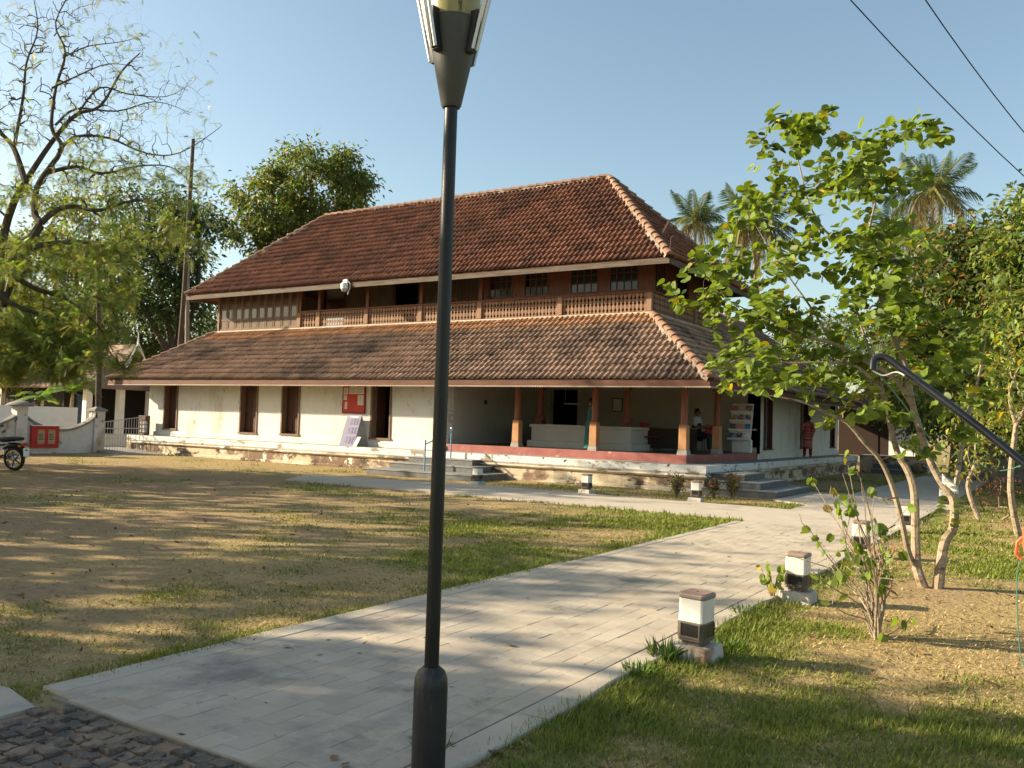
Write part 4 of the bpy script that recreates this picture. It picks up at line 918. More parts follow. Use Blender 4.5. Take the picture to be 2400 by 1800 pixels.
# wall meter and framed notice inside the verandah
r = empty('switch_box', (-8.985, 3.0, 2.28)); tag(r, 'small dark switch box on the verandah side wall', 'switch'); MB().box(.0,.05,-.06,.06,0,.14).build('box', K['inkd'], r)
fx = on_y(1448, 925, 7.26)[0]; r = empty('framed_notice', (fx, 7.28, 2.2)); tag(r, 'framed notice on the verandah back wall beside dark pillar', 'frame'); MB().box(-.2,.2,-.03,0,0,.5).build('frame', K['wood_dark'], r); MB().box(-.17,.17,-.036,-.0305,.03,.47).build('sheet', K['paper'], r)
lx = on_y(1342, 926, 6.6)[0]; r = empty('tube_light', (lx, 6.6, 2.42)); tag(r, 'unlit white tube light hanging in the dark doorway', 'lamp'); MB().box(-.35,.35,-.03,.03,0,.05).build('batten', K['white'], r); MB().tube([(-.3,0,.05),(-.3,0,.94)], .006, 5).tube([(.3,0,.05),(.3,0,.94)], .006, 5).build('hanger', K['white'], r)

# ------------------------------------------------------------------ people
def skin_obj(name, verts, edges, rads, m, parent, sub=2, root=0):
    me = bpy.data.meshes.new(name); me.from_pydata(verts, edges, []); me.materials.append(m)
    o = link(name, me, parent)
    md = o.modifiers.new('skin', 'SKIN'); md.use_smooth_shade = True
    if not me.skin_vertices: me.skin_vertices.new()
    for i, rr_ in enumerate(rads):
        sv = me.skin_vertices[0].data[i]; sv.radius = (rr_, rr_) if not hasattr(rr_, '__len__') else rr_; sv.use_root = (i == root)
    s = o.modifiers.new('sub', 'SUBSURF'); s.levels = sub; s.render_levels = sub
    return o
def hand(parent, p, d, m):
    p, d = Vector(p), Vector(d).normalized(); s_ = d.cross(Vector((1,0,.2))).normalized(); mb = MB()
    mb.tube([p, p+d*.04, p+d*.085], [.022,.034,.030], 8)
    for i, L_ in enumerate((.062,.075,.08,.07)):
        q = p+d*.08+s_*(-.024+.016*i); mb.tube([q, q+d*L_*.5, q+d*L_*.9+Vector((0,.012,0))], [.0085,.008,.006], 6)
    q = p+d*.03-s_*.03; mb.tube([q, q+d*.035-s_*.02, q+d*.065-s_*.022], [.010,.009,.007], 6)
    return mb.build('hand', m, parent, smooth=True)
def head(r, c, face, m):
    """head with face pointing along horizontal unit vector"""
    c = Vector(c); f = Vector(face).normalized(); sd_ = Vector((-f.y, f.x, 0))
    rz = math.atan2(f.x, -f.y)
    h = MB().ball((0,0,0), .105, 16, 12, (.80,.95,1.12))
    o = h.build('head', m, r, smooth=True); o.location = c; o.rotation_euler = (0,0,rz)
    MB().tube([(0,-.093,.02),(0,-.118,-.02),(0,-.098,-.03)], [.008,.014,.010], 6).build('nose', m, o, smooth=True)
    for s in (-1, 1):
        MB().ball((s*.034,-.090,.022), .011, 8, 6).build('eye', K['hair'], o); MB().ball((s*.084,.0,.0), .026, 8, 6, (.4,.7,1)).build('ear', m, o)
    MB().tube([(-.028,-.088,-.052),(0,-.097,-.054),(.028,-.088,-.052)], .006, 6).build('mouth', K['cloth_wine'], o)
    MB().ball((0,.022,.030), .112, 16, 10, (.86,.95,1.02)).build('hair', K['hair'], o, smooth=True)
    return o
# woman in red on the side platform
wp = on_x(1893, 1066, -.45)
wm = empty('person', (-.45, wp[1], ZP)); tag(wm, 'person in red striped dress walking on the shaded side platform', 'person')
H_ = 1.56
V_ = [(0,0,.86),(0,0,1.02),(0,0,1.20),(0,.0,1.32),(0,0,1.40), (-.17,0,1.27),(-.23,.04,1.02),(-.17,-.14,.86), (.17,0,1.27),(.22,.05,1.02),(.24,-.02,.82), (-.09,0,.80),(-.09,.03,.44),(-.09,.06,.07),(-.10,-.10,.035), (.09,0,.80),(.09,-.10,.44),(.09,-.12,.07),(.10,-.27,.035)]
E_ = [(0,1),(1,2),(2,3),(3,4),(3,5),(5,6),(6,7),(3,8),(8,9),(9,10),(0,11),(11,12),(12,13),(13,14),(0,15),(15,16),(16,17),(17,18)]
R_ = [.13,.11,.125,.08,.05,.055,.042,.03,.055,.042,.03,.10,.06,.04,.03,.10,.06,.04,.03]
skin_obj('body', V_, E_, R_, K['skin'], wm)
skin_obj('blouse', V_[:4]+[V_[5],V_[6],V_[8],V_[9]], [(0,1),(1,2),(2,3),(3,4),(4,5),(3,6),(6,7)], [.155,.135,.15,.10,.075,.06,.075,.06], K['cloth_red'], wm)
MB().lathe([(.15,1.0),(.175,.80),(.165,.5),(.175,.34),(.17,.335)], 20).build('skirt', K['cloth_red'], wm, smooth=True)
skin_obj('trousers', [V_[0],V_[11],V_[12],V_[13],V_[15],V_[16],V_[17]], [(0,1),(1,2),(2,3),(0,4),(4,5),(5,6)], [.10,.09,.075,.06,.09,.075,.06], K['cloth_wine'], wm)
skin_obj('shawl', [(-.10,.10,.75),(-.14,.13,1.0),(-.15,.10,1.30),(-.02,-.10,1.24),(.10,-.14,1.02),(.10,-.13,.85)], [(0,1),(1,2),(2,3),(3,4),(4,5)], [.06,.06,.045,.05,.06,.05], K['cloth_red'], wm)
head(wm, (0,-.01,1.485), (-.8,.5,0), K['skin']); MB().ball((0,.10,1.47), .06, 10, 8).build('hair_bun', K['hair'], wm)
hand(wm, (-.17,-.14,.86), (.2,-.6,-.6), K['skin']); hand(wm, (.24,-.02,.82), (0,-.1,-1), K['skin'])
wm.rotation_euler = (0,0,math.pi+.5)
# seated man at the desk
mp_ = on_y(1634, 1000, 4.75)
mn = empty('person', (mp_[0], 4.75, ZV-.004), 1.55); tag(mn, 'person in pale shirt and dark vest seated behind the corner pillar', 'person')
V_ = [(0,.02,.56),(0,.04,.76),(0,.03,.98),(0,.02,1.09),(0,0,1.16), (-.20,.02,1.03),(-.25,-.05,.80),(-.16,-.30,.76), (.20,.02,1.03),(.25,-.05,.80),(.16,-.30,.76), (-.10,-.02,.52),(-.12,-.44,.52),(-.12,-.46,.08),(-.12,-.60,.035), (.10,-.02,.52),(.12,-.44,.52),(.12,-.46,.08),(.12,-.60,.035)]
R_ = [.14,.13,.14,.085,.052,.06,.045,.034,.06,.045,.034,.10,.07,.045,.03,.10,.07,.045,.03]
skin_obj('body', V_, E_, R_, K['skin'], mn)
skin_obj('shirt', V_[:4]+[V_[5],V_[6],V_[8],V_[9]], [(0,1),(1,2),(2,3),(3,4),(4,5),(3,6),(6,7)], [.165,.155,.165,.105,.08,.065,.08,.065], K['cloth_white'], mn)
skin_obj('vest', [(0,.0,.60),(0,.02,.80),(0,.01,.98)], [(0,1),(1,2)], [.175,.172,.172], K['cloth_navy'], mn)
skin_obj('trousers', [V_[0],V_[11],V_[12],V_[13],V_[15],V_[16],V_[17]], [(0,1),(1,2),(2,3),(0,4),(4,5),(5,6)], [.165,.115,.09,.07,.115,.09,.07], K['cloth_navy'], mn)
head(mn, (0,-.01,1.245), (-.3,-1,0), K['skin']); hand(mn, (-.16,-.30,.76), (.1,-1,0), K['skin']); hand(mn, (.16,-.30,.76), (-.1,-1,0), K['skin'])
# standing person in teal behind the middle pillar
gp = on_y(1386, 1000, 1.75)
gw = empty('person', (gp[0], 1.75, ZV-.004), -.9); tag(gw, 'person in teal dress mostly hidden behind the middle pillar', 'person')
V_ = [(0,0,.84),(0,0,1.0),(0,0,1.17),(0,0,1.28),(0,0,1.36), (-.16,0,1.24),(-.20,.03,1.0),(-.18,-.10,.80), (.16,0,1.24),(.20,.03,1.0),(.18,-.08,.80), (-.09,0,.78),(-.09,0,.43),(-.09,.02,.07),(-.10,-.12,.035), (.09,0,.78),(.09,0,.43),(.09,.02,.07),(.10,-.12,.035)]
skin_obj('body', V_, E_, [.12,.10,.12,.075,.05,.05,.04,.03,.05,.04,.03,.09,.055,.04,.03,.09,.055,.04,.03], K['skin'], gw)
skin_obj('blouse', V_[:4]+[V_[5],V_[6],V_[8],V_[9]], [(0,1),(1,2),(2,3),(3,4),(4,5),(3,6),(6,7)], [.15,.13,.145,.095,.07,.055,.07,.055], K['cloth_green'], gw)
MB().lathe([(.155,.9),(.18,.75),(.19,.45),(.22,.05),(.21,.045)], 18).build('skirt', K['cloth_green'], gw, smooth=True)
head(gw, (0,-.01,1.44), (-1,-.2,0), K['skin']); hand(gw, (-.18,-.10,.80), (0,-.3,-1), K['skin']); hand(gw, (.18,-.08,.80), (0,-.3,-1), K['skin'])

# ------------------------------------------------------------------ boundary wall, gate and what stands by them on the left
K['bwall'] = mask_mat('boundary_wall_paint', [(.3,(.58,.56,.54)),(.7,(.68,.66,.64))], [((.36,.25,.15),.7,.50,.66,(1,1,.8)),((.08,.07,.065),1.5,.60,.63,(1,1,1)),((.3,.28,.26),3,.62,.68,(1,1,1))], rough=.95, bump=.008)
K['bcop'] = mask_mat('mossy_coping', [(.3,(.20,.185,.165)),(.7,(.30,.28,.25))], [((.09,.085,.07),3,.55,.64,(1,1,1))], rough=.95, bump=.01)
bw = empty('boundary_wall', (-24.2,-1.6,0)); tag(bw, 'white boundary wall with scooped mossy coping and capped pillar', 'wall')
def pil(y, h, wdt, capr):
    c = MB().box(-wdt/2, wdt/2, y-wdt/2, y+wdt/2, -.02, h).build('pillar', K['bwall'], bw, bevel=.01)
    return c
pil(0, 1.62, .42, 0); MB().frustum((0,0), .27, .27, 1.621, 1.70).frustum((0,0), .25, .05, 1.701, 1.80).build('pillar_cap', K['bcop'], bw)
pil(-3.0, 1.72, .40, 0); 
o = MB().lathe([(.46,0),(.47,.04),(.40,.10),(.22,.17),(.03,.21)], 16).build('pillar_cap', K['bcop'], bw, smooth=True); o.location = (0,-3.0,1.721)
def scoop(ya, yb, hi, lo, n=16):
    w_ = MB(); cp = MB(); vw = []; vc = []
    for i in range(n+1):
        t = i/n; y = ya+(yb-ya)*t; h = hi-(hi-lo)*math.sin(math.pi*t)**.8
        vw += [(-.12,y,-.02),(-.12,y,h),(.12,y,h),(.12,y,-.02)]
        vc += [(-.19,y,h+.002),(-.17,y,h+.09),(.0,y,h+.13),(.17,y,h+.09),(.19,y,h+.002)]
    w_.add(vw, [(i*4+j, i*4+4+j, i*4+5+j, i*4+j+1) for i in range(n) for j in range(3)]); w_.build('wall_panel', K['bwall'], bw)
    cp.add(vc, [(i*5+j, i*5+5+j, i*5+6+j, i*5+j+1) for i in range(n) for j in range(4)]+[(i*5+4, i*5+9, i*5+5, i*5) for i in range(n)]); cp.build('coping', K['bcop'], bw)
scoop(-.21, -2.8, 1.30, .82); scoop(-3.2, -6.6, 1.30, .82); pil(-6.8, 1.72, .40, 0)
gt = empty('metal_gate', (-24.2,-.1,0)); tag(gt, 'low white metal bar gate between boundary wall and house', 'gate')
K['gate'] = mat('gate_paint', [(.3,(.46,.45,.43)),(.7,(.58,.57,.55))], scale=5, rough=.5)
MB().tube([(0,-1.22,.08),(0,.48,.08),(0,.48,1.45),(0,-1.22,1.20),(0,-1.22,.08)], .022, 6).build('gate_frame', K['gate'], gt)
for z in (.55, .95): MB().tube([(0,-1.22,z),(0,.48,z+.03)], .016, 6).build('cross_bar', K['gate'], gt)
for i in range(14):
    y = -1.14+i*.115; MB().tube([(0,y,.08),(0,y,1.22+.25*i/14)], .011, 5).build('gate_bar', K['gate'], gt)
# carved screen between gate and wall, on the plinth end
cs = empty('carved_screen', (-24.35, .52, ZP)); tag(cs, 'small dark wooden screen pierced with white spindles at the house corner', 'screen')
MB().box(-.30,.42,0,.04,0,.06).box(-.30,.42,0,.04,.60,.80).box(-.30,-.20,0,.04,.061,.599).box(.32,.42,0,.04,.061,.599).build('screen_frame', K['wood_dark'], cs, bevel=.006)
MB().box(-.2,.32,.045,.06,.05,.62).build('screen_backing', K['wood_dark'], cs)
for i in range(5):
    for j in range(3):
        MB().lathe([(.008,0),(.014,.02),(.034,.07),(.014,.12),(.022,.14),(.008,.165)], 8, c=(-.15+i*.10,.02,.07+j*.175)).build('spindle', K['white'], cs)
# red sign cabinet on the wall
sg = empty('red_cabinet', (-24.05, -3.72, .22)); tag(sg, 'red cabinet with two tan panels on the boundary wall', 'cabinet')
MB().box(0,.12,-.55,.48,0,.80).build('cabinet_box', K['red'], sg, bevel=.01)
for y in (-.33, .06):
    p = MB().box(.121,.128,y,y+.26,.14,.66).build('panel', K['tan'], sg)
    q = MB()
    for z in (.30,.38,.46): q.box(.1285,.130,y+.03,y+.23-.05*RNG.random(),z,z+.035)
    q.build('print', K['inkd'], p)
MB().box(-.02,.2,-.59,.52,.801,.83).build('cabinet_lid', K['white'], sg)
# motorbike (rear wheel towards the house)
mk = on_z(34, 1104); bike = empty('motorbike', (mk[0], mk[1], float(gz(mk[0], mk[1]))), 0); tag(bike, 'black motorbike parked on the dry lawn by the boundary wall', 'motorbike')
K['bikeblk'] = mat('motorbike_paint', (.012,.012,.014), rough=.25, spec=.6); K['chrome'] = mat('chrome', (.6,.6,.6), rough=.2, metal=1)
def wheel(y, name):
    t = MB(); n = 28; v = []
    for i in range(n):
        a = 2*math.pi*i/n
        for j in range(6):
            b = 2*math.pi*j/6; rr_ = .27+.045*math.cos(b); v.append((.05*math.sin(b), y+rr_*math.cos(a), .315+rr_*math.sin(a)))
    t.add(v, [(i*6+j, ((i+1) % n)*6+j, ((i+1) % n)*6+(j+1) % 6, i*6+(j+1) % 6) for i in range(n) for j in range(6)])
    wo_ = t.build(name, K['black'], bike, smooth=True)
    rm_ = MB()
    v = []
    for i in range(n):
        a = 2*math.pi*i/n
        for (xx, rr_) in ((-.03,.232),(.03,.232),(.03,.215),(-.03,.215)): v.append((xx, y+rr_*math.cos(a), .315+rr_*math.sin(a)))
    rm_.add(v, [(i*4+j, ((i+1) % n)*4+j, ((i+1) % n)*4+(j+1) % 4, i*4+(j+1) % 4) for i in range(n) for j in range(4)]); rm_.build('rim', K['chrome'], wo_)
    sp = MB()
    for i in range(5):
        a = 2*math.pi*i/5; sp.tube([(0,y+.04*math.cos(a),.315+.04*math.sin(a)),(0,y+.22*math.cos(a),.315+.22*math.sin(a))], .016, 5)
    sp.build('spokes', K['bikeblk'], wo_); MB().tube([(-.09,y,.315),(.09,y,.315)], .045, 10).build('hub', K['chrome'], wo_)
wheel(0, 'wheel'); wheel(1.32, 'wheel')
MB().tube([(0,.02,.70),(0,.45,.66),(0,.95,.86),(0,1.08,.92)], .025, 8).tube([(-.08,0,.315),(-.08,.42,.38),(-.05,.55,.62)], .02, 6).tube([(.08,0,.315),(.08,.42,.38),(.05,.55,.62)], .02, 6).tube([(0,.95,.86),(0,.85,.40),(0,.45,.34)], .022, 6).build('frame', K['bikeblk'], bike, smooth=True)
MB().tube([(-.08,1.32,.315),(-.08,1.10,.92)], .02, 8).tube([(.08,1.32,.315),(.08,1.10,.92)], .02, 8).build('fork', K['chrome'], bike, smooth=True)
MB().ball((0,.78,.84), .2, 14, 8, (.75,1.35,.62)).build('fuel_tank', K['bikeblk'], bike, smooth=True)
mb = MB().tube([(0,.52,.80),(0,.30,.80),(0,.05,.86),(0,-.25,.88)], [.10,.135,.13,.09], 10); mb.v = [(x,y,.82+(z-.82)*.5) for x,y,z in mb.v]; mb.build('seat', K['black'], bike, smooth=True)
MB().box(-.13,.13,.42,.78,.30,.56).build('engine', K['chrome'], bike, bevel=.03)
for z in (.58,.62,.66): MB().box(-.12,.12,.55,.74,z,z+.02).build('engine_fin', K['chrome'], bike)
MB().tube([(.15,.70,.34),(.16,.3,.30),(.17,-.25,.36)], [.025,.03,.045], 10).build('exhaust', K['chrome'], bike, smooth=True)
MB().tube([(0,.30,.60),(0,.12,.675),(0,-.15,.665),(0,-.36,.52)], [.06,.075,.075,.06], 8).build('rear_mudguard', K['bikeblk'], bike, smooth=True)
MB().box(-.10,.10,-.375,-.365,.40,.62).build('number_plate', K['white'], bike); MB().box(-.07,.07,-.36,-.28,.66,.74).build('tail_light', K['red'], bike, bevel=.01)
MB().tube([(-.34,1.0,1.04),(-.15,1.08,1.02),(.15,1.08,1.02),(.34,1.0,1.04)], .014, 8).build('handlebar', K['chrome'], bike, smooth=True)
MB().ball((0,1.2,.92), .10, 12, 8, (1,.7,1)).build('headlamp', K['chrome'], bike, smooth=True)
for s in (-1, 1):
    m_ = MB().tube([(s*.28,1.02,1.05),(s*.33,1.0,1.18)], .007, 5).build('mirror_stalk', K['chrome'], bike); MB().ball((s*.34,.99,1.22), .055, 10, 6, (1,.3,.8)).build('mirror', K['black'], bike)
    MB().ball((s*.16,-.30,.68), .035, 8, 6).build('indicator', mat('amber_lens', (.5,.2,.03), rough=.3), bike)
MB().tube([(-.12,.35,.30),(-.25,.30,.01)], .012, 6).build('side_stand', K['chrome'], bike)
bike.rotation_euler = (0, -.10, 1.93)
# shed with blue sheets, white gatehouse and its little gable
K['bluesheet'] = mat('faded_blue_sheet', [(.3,(.035,.07,.13)),(.7,(.07,.12,.20))], scale=2, rough=.6, stretch=(1,1,8))
sh = empty('blue_shed', (-30.5,-6.5,0)); tag(sh, 'shed clad in faded blue sheets beyond the boundary wall', 'shed')
MB().box(-1.5,1.5,-3.0,2.0,0,2.5).build('shed_wall', K['bwall'], sh); MB().box(1.501,1.55,-3.0,1.9,.9,2.35).build('blue_cladding', K['bluesheet'], sh)
MB().slab([(1.9,-3.3,2.42),(1.9,2.3,2.42),(-.2,2.3,3.5),(-.2,-3.3,3.5)], .06).slab([(-2.3,2.3,2.42),(-2.3,-3.3,2.42),(-.2,-3.3,3.5),(-.2,2.3,3.5)], .06).build('shed_roof', K['tile_low'], sh)
lw = empty('lime_wall', (-28.5,-3.2,0)); tag(lw, 'pale whitewashed wall with capped post behind the boundary wall', 'wall')
MB().box(-.15,.15,-1.2,3.3,0,1.75).build('wall_body', K['white'], lw); MB().box(-.2,.2,-1.75,-1.2,0,2.3).build('post', K['white'], lw); MB().frustum((0,-1.47), .36, .36, 2.301, 2.38).frustum((0,-1.47), .34, .05, 2.381, 2.56).build('post_cap', K['white'], lw)
gh = empty('gatehouse', (-34.6, 3.1, 0)); tag(gh, 'small white gatehouse with tiled roof and pointed gable finial', 'house')
MB().box(-3,2.6,-1.5,3.5,0,2.9).build('gatehouse_wall', K['dark'], gh); MB().box(2.6,4.5,-1.5,3.5,-.02,.55).build('gatehouse_plinth', K['plaster'], gh)  # wall coloured near-black to paint in the porch's shade
for yy in (-1.35,.3,1.9,3.3): MB().box(4.1,4.4,yy-.15,yy+.15,.551,2.72).build('porch_pillar', K['white'], gh)
MB().box(4.05,4.45,-1.6,3.6,2.721,2.95).build('porch_beam', K['wood_frame'], gh)
MB().box(2.601,2.66,-.9,-.1,.56,2.4).build('gatehouse_door', K['bluesheet'], gh)
MB().slab([(4.9,-2.1,2.72),(4.9,4.1,2.72),(3.2,1.0,4.62),(3.2,1.0,4.62)][:3], .08).slab([(-3.6,-2.1,2.72),(4.9,-2.1,2.72),(3.2,1.0,4.62),(-3.6,1.0,4.62)], .08).slab([(4.9,4.1,2.72),(-3.6,4.1,2.72),(-3.6,1.0,4.62),(3.2,1.0,4.62)], .08).build('gatehouse_roof', K['tile_low'], gh)
gp0 = Vector((3.6, 1.0, 3.75))
ga = MB()
for t_, (hw_, ht) in enumerate(((.72,1.25),)):
    pts = [(-.72,0),(-.55,0),(-.40,.28),(-.30,.42),(-.34,.55),(-.16,.80),(0,.86),(.16,.80),(.34,.55),(.30,.42),(.40,.28),(.55,0),(.72,0),(.40,.52),(.12,1.05),(0,1.25),(-.12,1.05),(-.40,.52)]
    nP = len(pts); outer = [0,17,16,15,14,13,12]; inner = [1,2,3,4,5,6,7,8,9,10,11]
    v = [(gp0.x+.75, gp0.y+a, gp0.z+b) for a, b in pts]+[(gp0.x+.85, gp0.y+a, gp0.z+b) for a, b in pts]
    strip = [(0,1,2,17),(17,2,3,4),(17,4,5,16),(16,5,6,15),(6,7,14,15),(7,8,13,14),(8,9,10,13),(10,11,12,13)]
    f = [tuple(nP+i for i in q) for q in strip]+[tuple(reversed(q)) for q in strip]+[(i, (i+1) % nP, nP+(i+1) % nP, nP+i) for i in range(nP)]
    ga.add(v, f)
ga.tube([(gp0.x+.8,gp0.y,gp0.z+1.22),(gp0.x+.8,gp0.y,gp0.z+1.5),(gp0.x+.8,gp0.y,gp0.z+1.78)], [.05,.03,.008], 8)
ga.build('gable_board', K['white'], gh)
MB().slab([(gp0.x+.74,gp0.y-.8,gp0.z-.05),(gp0.x+.74,gp0.y,gp0.z+1.15),(gp0.x-1.6,gp0.y,gp0.z+1.15),(gp0.x-1.6,gp0.y-.8,gp0.z-.05)][::-1], .05).slab([(gp0.x+.74,gp0.y,gp0.z+1.15),(gp0.x+.74,gp0.y+.8,gp0.z-.05),(gp0.x-1.6,gp0.y+.8,gp0.z-.05),(gp0.x-1.6,gp0.y,gp0.z+1.15)][::-1], .05).build('gable_roof', K['tile_low'], gh)
MB().add([(gp0.x-.3,gp0.y-.6,gp0.z),(gp0.x-.3,gp0.y+.6,gp0.z),(gp0.x-.3,gp0.y,gp0.z+.95)], [(0,1,2)]).build('gable_recess', K['wood_dark'], gh)
# concrete ramp by the gate
mb = MB(); mb.add([(-25.5,-1.4,.22),(-25.5,.5,.22),(-21.9,-.02,.0),(-22.6,-1.9,-.0),(-25.5,-1.4,-.05),(-25.5,.5,-.05),(-21.9,-.02,-.05),(-22.6,-1.9,-.05)], [(3,2,1,0),(0,1,5,4),(2,3,7,6),(3,0,4,7),(1,2,6,5)])
tag(mb.build('ramp', K['cement']), 'grey cement ramp rising to the gate', kind='structure')

# ------------------------------------------------------------------ right hand side: bent pipe, red can, wires, rear boundary wall
e0 = at(2046, 868, 4.9); e1 = at(2050, 842, 4.92); e2 = at(2075, 838, 4.92); e3 = at(2110, 862, 4.9); e4 = at(2300, 1005, 4.75); e5 = at(2440, 1118, 4.62)
e6 = np.array(e5)+(np.array(e5)-np.array(e4))*2.05; e6[2] = -.09
pp = empty('bent_pipe', (e6[0], e6[1], 0)); tag(pp, 'black plastic pipe with hooked end leaning before the tree', 'pipe')
def cr(P, n=6):
    P = [Vector(p) for p in P]; out = []
    for i in range(len(P)-1):
        a, b, c, d = P[max(i-1,0)], P[i], P[i+1], P[min(i+2,len(P)-1)]
        for k in range(n):
            t = k/n; out.append(.5*((2*b)+(c-a)*t+(2*a-5*b+4*c-d)*t*t+(3*b-a-3*c+d)*t**3))
    out.append(P[-1]); return out
loc = Vector((e6[0], e6[1], 0))
MB().tube([p-loc for p in cr([e0,e1,e2,e3])]+[Vector(e4)-loc, Vector(e5)-loc, Vector(e6)-loc], .0195, 14).build('pipe', K['pipe'], pp, smooth=True)
MB().tube([p-loc for p in cr([at(2044,868,4.9), at(2070,880,4.9), at(2100,872,4.86), at(2120,880,4.8)])], .004, 6).build('cable_tail', K['white'], pp, smooth=True)
gw0 = [at(2045,866,4.9), at(2080,900,5.2), at(2140,975,6.0), at(2210,1055,7.0), at(2330,1102,7.5), at(2400,1090,7.4), at(2440,1085,7.4)]
gwo = empty('green_wire', tuple(gw0[0])); l0 = Vector(gw0[0]); tag(gwo, 'thin green wire strung from the hooked pipe through branches', 'wire')
MB().tube([p-l0 for p in cr(gw0)], .0035, 5).build('strand', K['wiregrn'], gwo)
rc = at(2446, 1300, 7.2); rcan = empty('red_bucket', (rc[0], rc[1], float(gz(rc[0], rc[1])))); tag(rcan, 'red plastic bucket tied to a stake at the lawn edge', 'bucket')
zc0 = at(2446, 1330, 7.2)[2]-rcan.location.z; zc1 = at(2446, 1222, 7.2)[2]-rcan.location.z
MB().lathe([(.07,zc0-.06),(.10,zc0),(.135,(zc0+zc1)/2),(.125,zc1-.05),(.06,zc1)], 20).build('bucket_body', K['redp'], rcan, smooth=True)
MB().tube([(-.125,-.02,zc1-.12),(-.16,-.03,zc1-.16),(-.165,-.03,zc1-.24),(-.13,-.02,zc1-.28)], .011, 8).build('handle', K['redp'], rcan, smooth=True)
MB().tube([(.0,.0,-.05),(.0,.0,zc1+.3)], .02, 8).build('stake', K['wood_frame'], rcan, smooth=True)
MB().tube([p for p in cr([(-.13,-.03,zc1-.27),(-.16,-.05,zc0-.1),(-.13,-.08,.15),(-.02,-.2,.015)])], .004, 5).build('green_cord', K['wiregrn'], rcan)
# two overhead wires
for (pa, pb_, lb) in (((1990,-6),(2412,415),'lower of two black overhead wires crossing the sky'), ((2150,-30),(2420,325),'upper of two black overhead wires crossing the sky')):
    A0, B0 = at(pa[0],pa[1],16), at(pb_[0],pb_[1],22); d_ = np.array(B0)-np.array(A0); A1 = np.array(A0)-d_*.6; B1 = np.array(B0)+d_*.8
    wpts = [A1+(B1-A1)*t + np.array([0,0,-.5*4*t*(1-t)+.36]) for t in np.linspace(0,1,13)]
    wo_ = empty('overhead_wire', tuple(wpts[0])); tag(wo_, lb, 'wire'); MB().tube([Vector(q)-Vector(wpts[0]) for q in wpts], .011, 6).build('strand', K['black'], wo_)
rw = empty('rear_boundary_wall', (9.0, 16, 0)); tag(rw, 'grey boundary wall behind the saplings', 'wall')
MB().box(-4.5,14,-.12,.12,-.1,1.55).build('wall_body', K['bcop'], rw); MB().box(-4.55,14.05,-.17,.17,1.551,1.63).build('coping', K['cement'], rw)
# ================================================================== vegetation
K['bark'] = mat('grey_brown_bark', [(.3,(.13,.095,.065)),(.7,(.24,.185,.13))], scale=6, rough=.9, bump=.012, bscale=18, stretch=(1,1,.5))
K['bark_pale'] = mask_mat('pale_bauhinia_bark', [(.3,(.25,.195,.135)),(.7,(.37,.305,.22))], [((.12,.08,.052),7,.50,.66,(1,1,2.2)),((.42,.38,.31),10,.60,.68,(1,1,2)),((.09,.085,.04),3,.58,.72,(1,1,.6))], rough=.9, bump=.010, bscale=28)
K['bark_dark'] = mat('dark_bark', [(.3,(.055,.042,.032)),(.7,(.11,.085,.062))], scale=6, rough=.9, bump=.01, bscale=18)
K['twig'] = mat('brown_twig', [(.3,(.17,.115,.07)),(.7,(.28,.20,.13))], scale=20, rough=.85)
K['leaf'] = mat('leaf_blades', (1,1,1), rough=.5, spec=.35, attr='lcol', trans=.38)
K['palmtrunk'] = mat('palm_trunk', [(.3,(.20,.17,.135)),(.7,(.30,.26,.21))], scale=3, rough=.9, stretch=(1,1,6), bump=.01)
def cols(n, base, var=.35, rng=RNG, alt=None, altp=0.0):
    c = np.array(base)[None]*(1-var+2*var*rng.random((n,1)))*(1+.12*rng.normal(size=(n,3)))
    if alt is not None:
        k = rng.random(n) < altp; c[k] = np.array(alt)*(.7+.6*rng.random((k.sum(),1)))
    return np.clip(c, .005, 1)
def unit(a): return a/np.maximum(np.linalg.norm(a, axis=-1, keepdims=True), 1e-9)
def diamonds(P, D, N, L, W, fold=.25):
    """leaf = 4-point blade, P base, D direction, N facing, arrays"""
    S = unit(np.cross(D, N)); N = np.cross(S, D); L = L[:,None]; W = W[:,None]
    a = P; m = P+D*L*.45; b = P+D*L-N*L*.12
    return np.stack([a, m+S*W*.5+N*W*fold, b, m-S*W*.5+N*W*fold], 1)
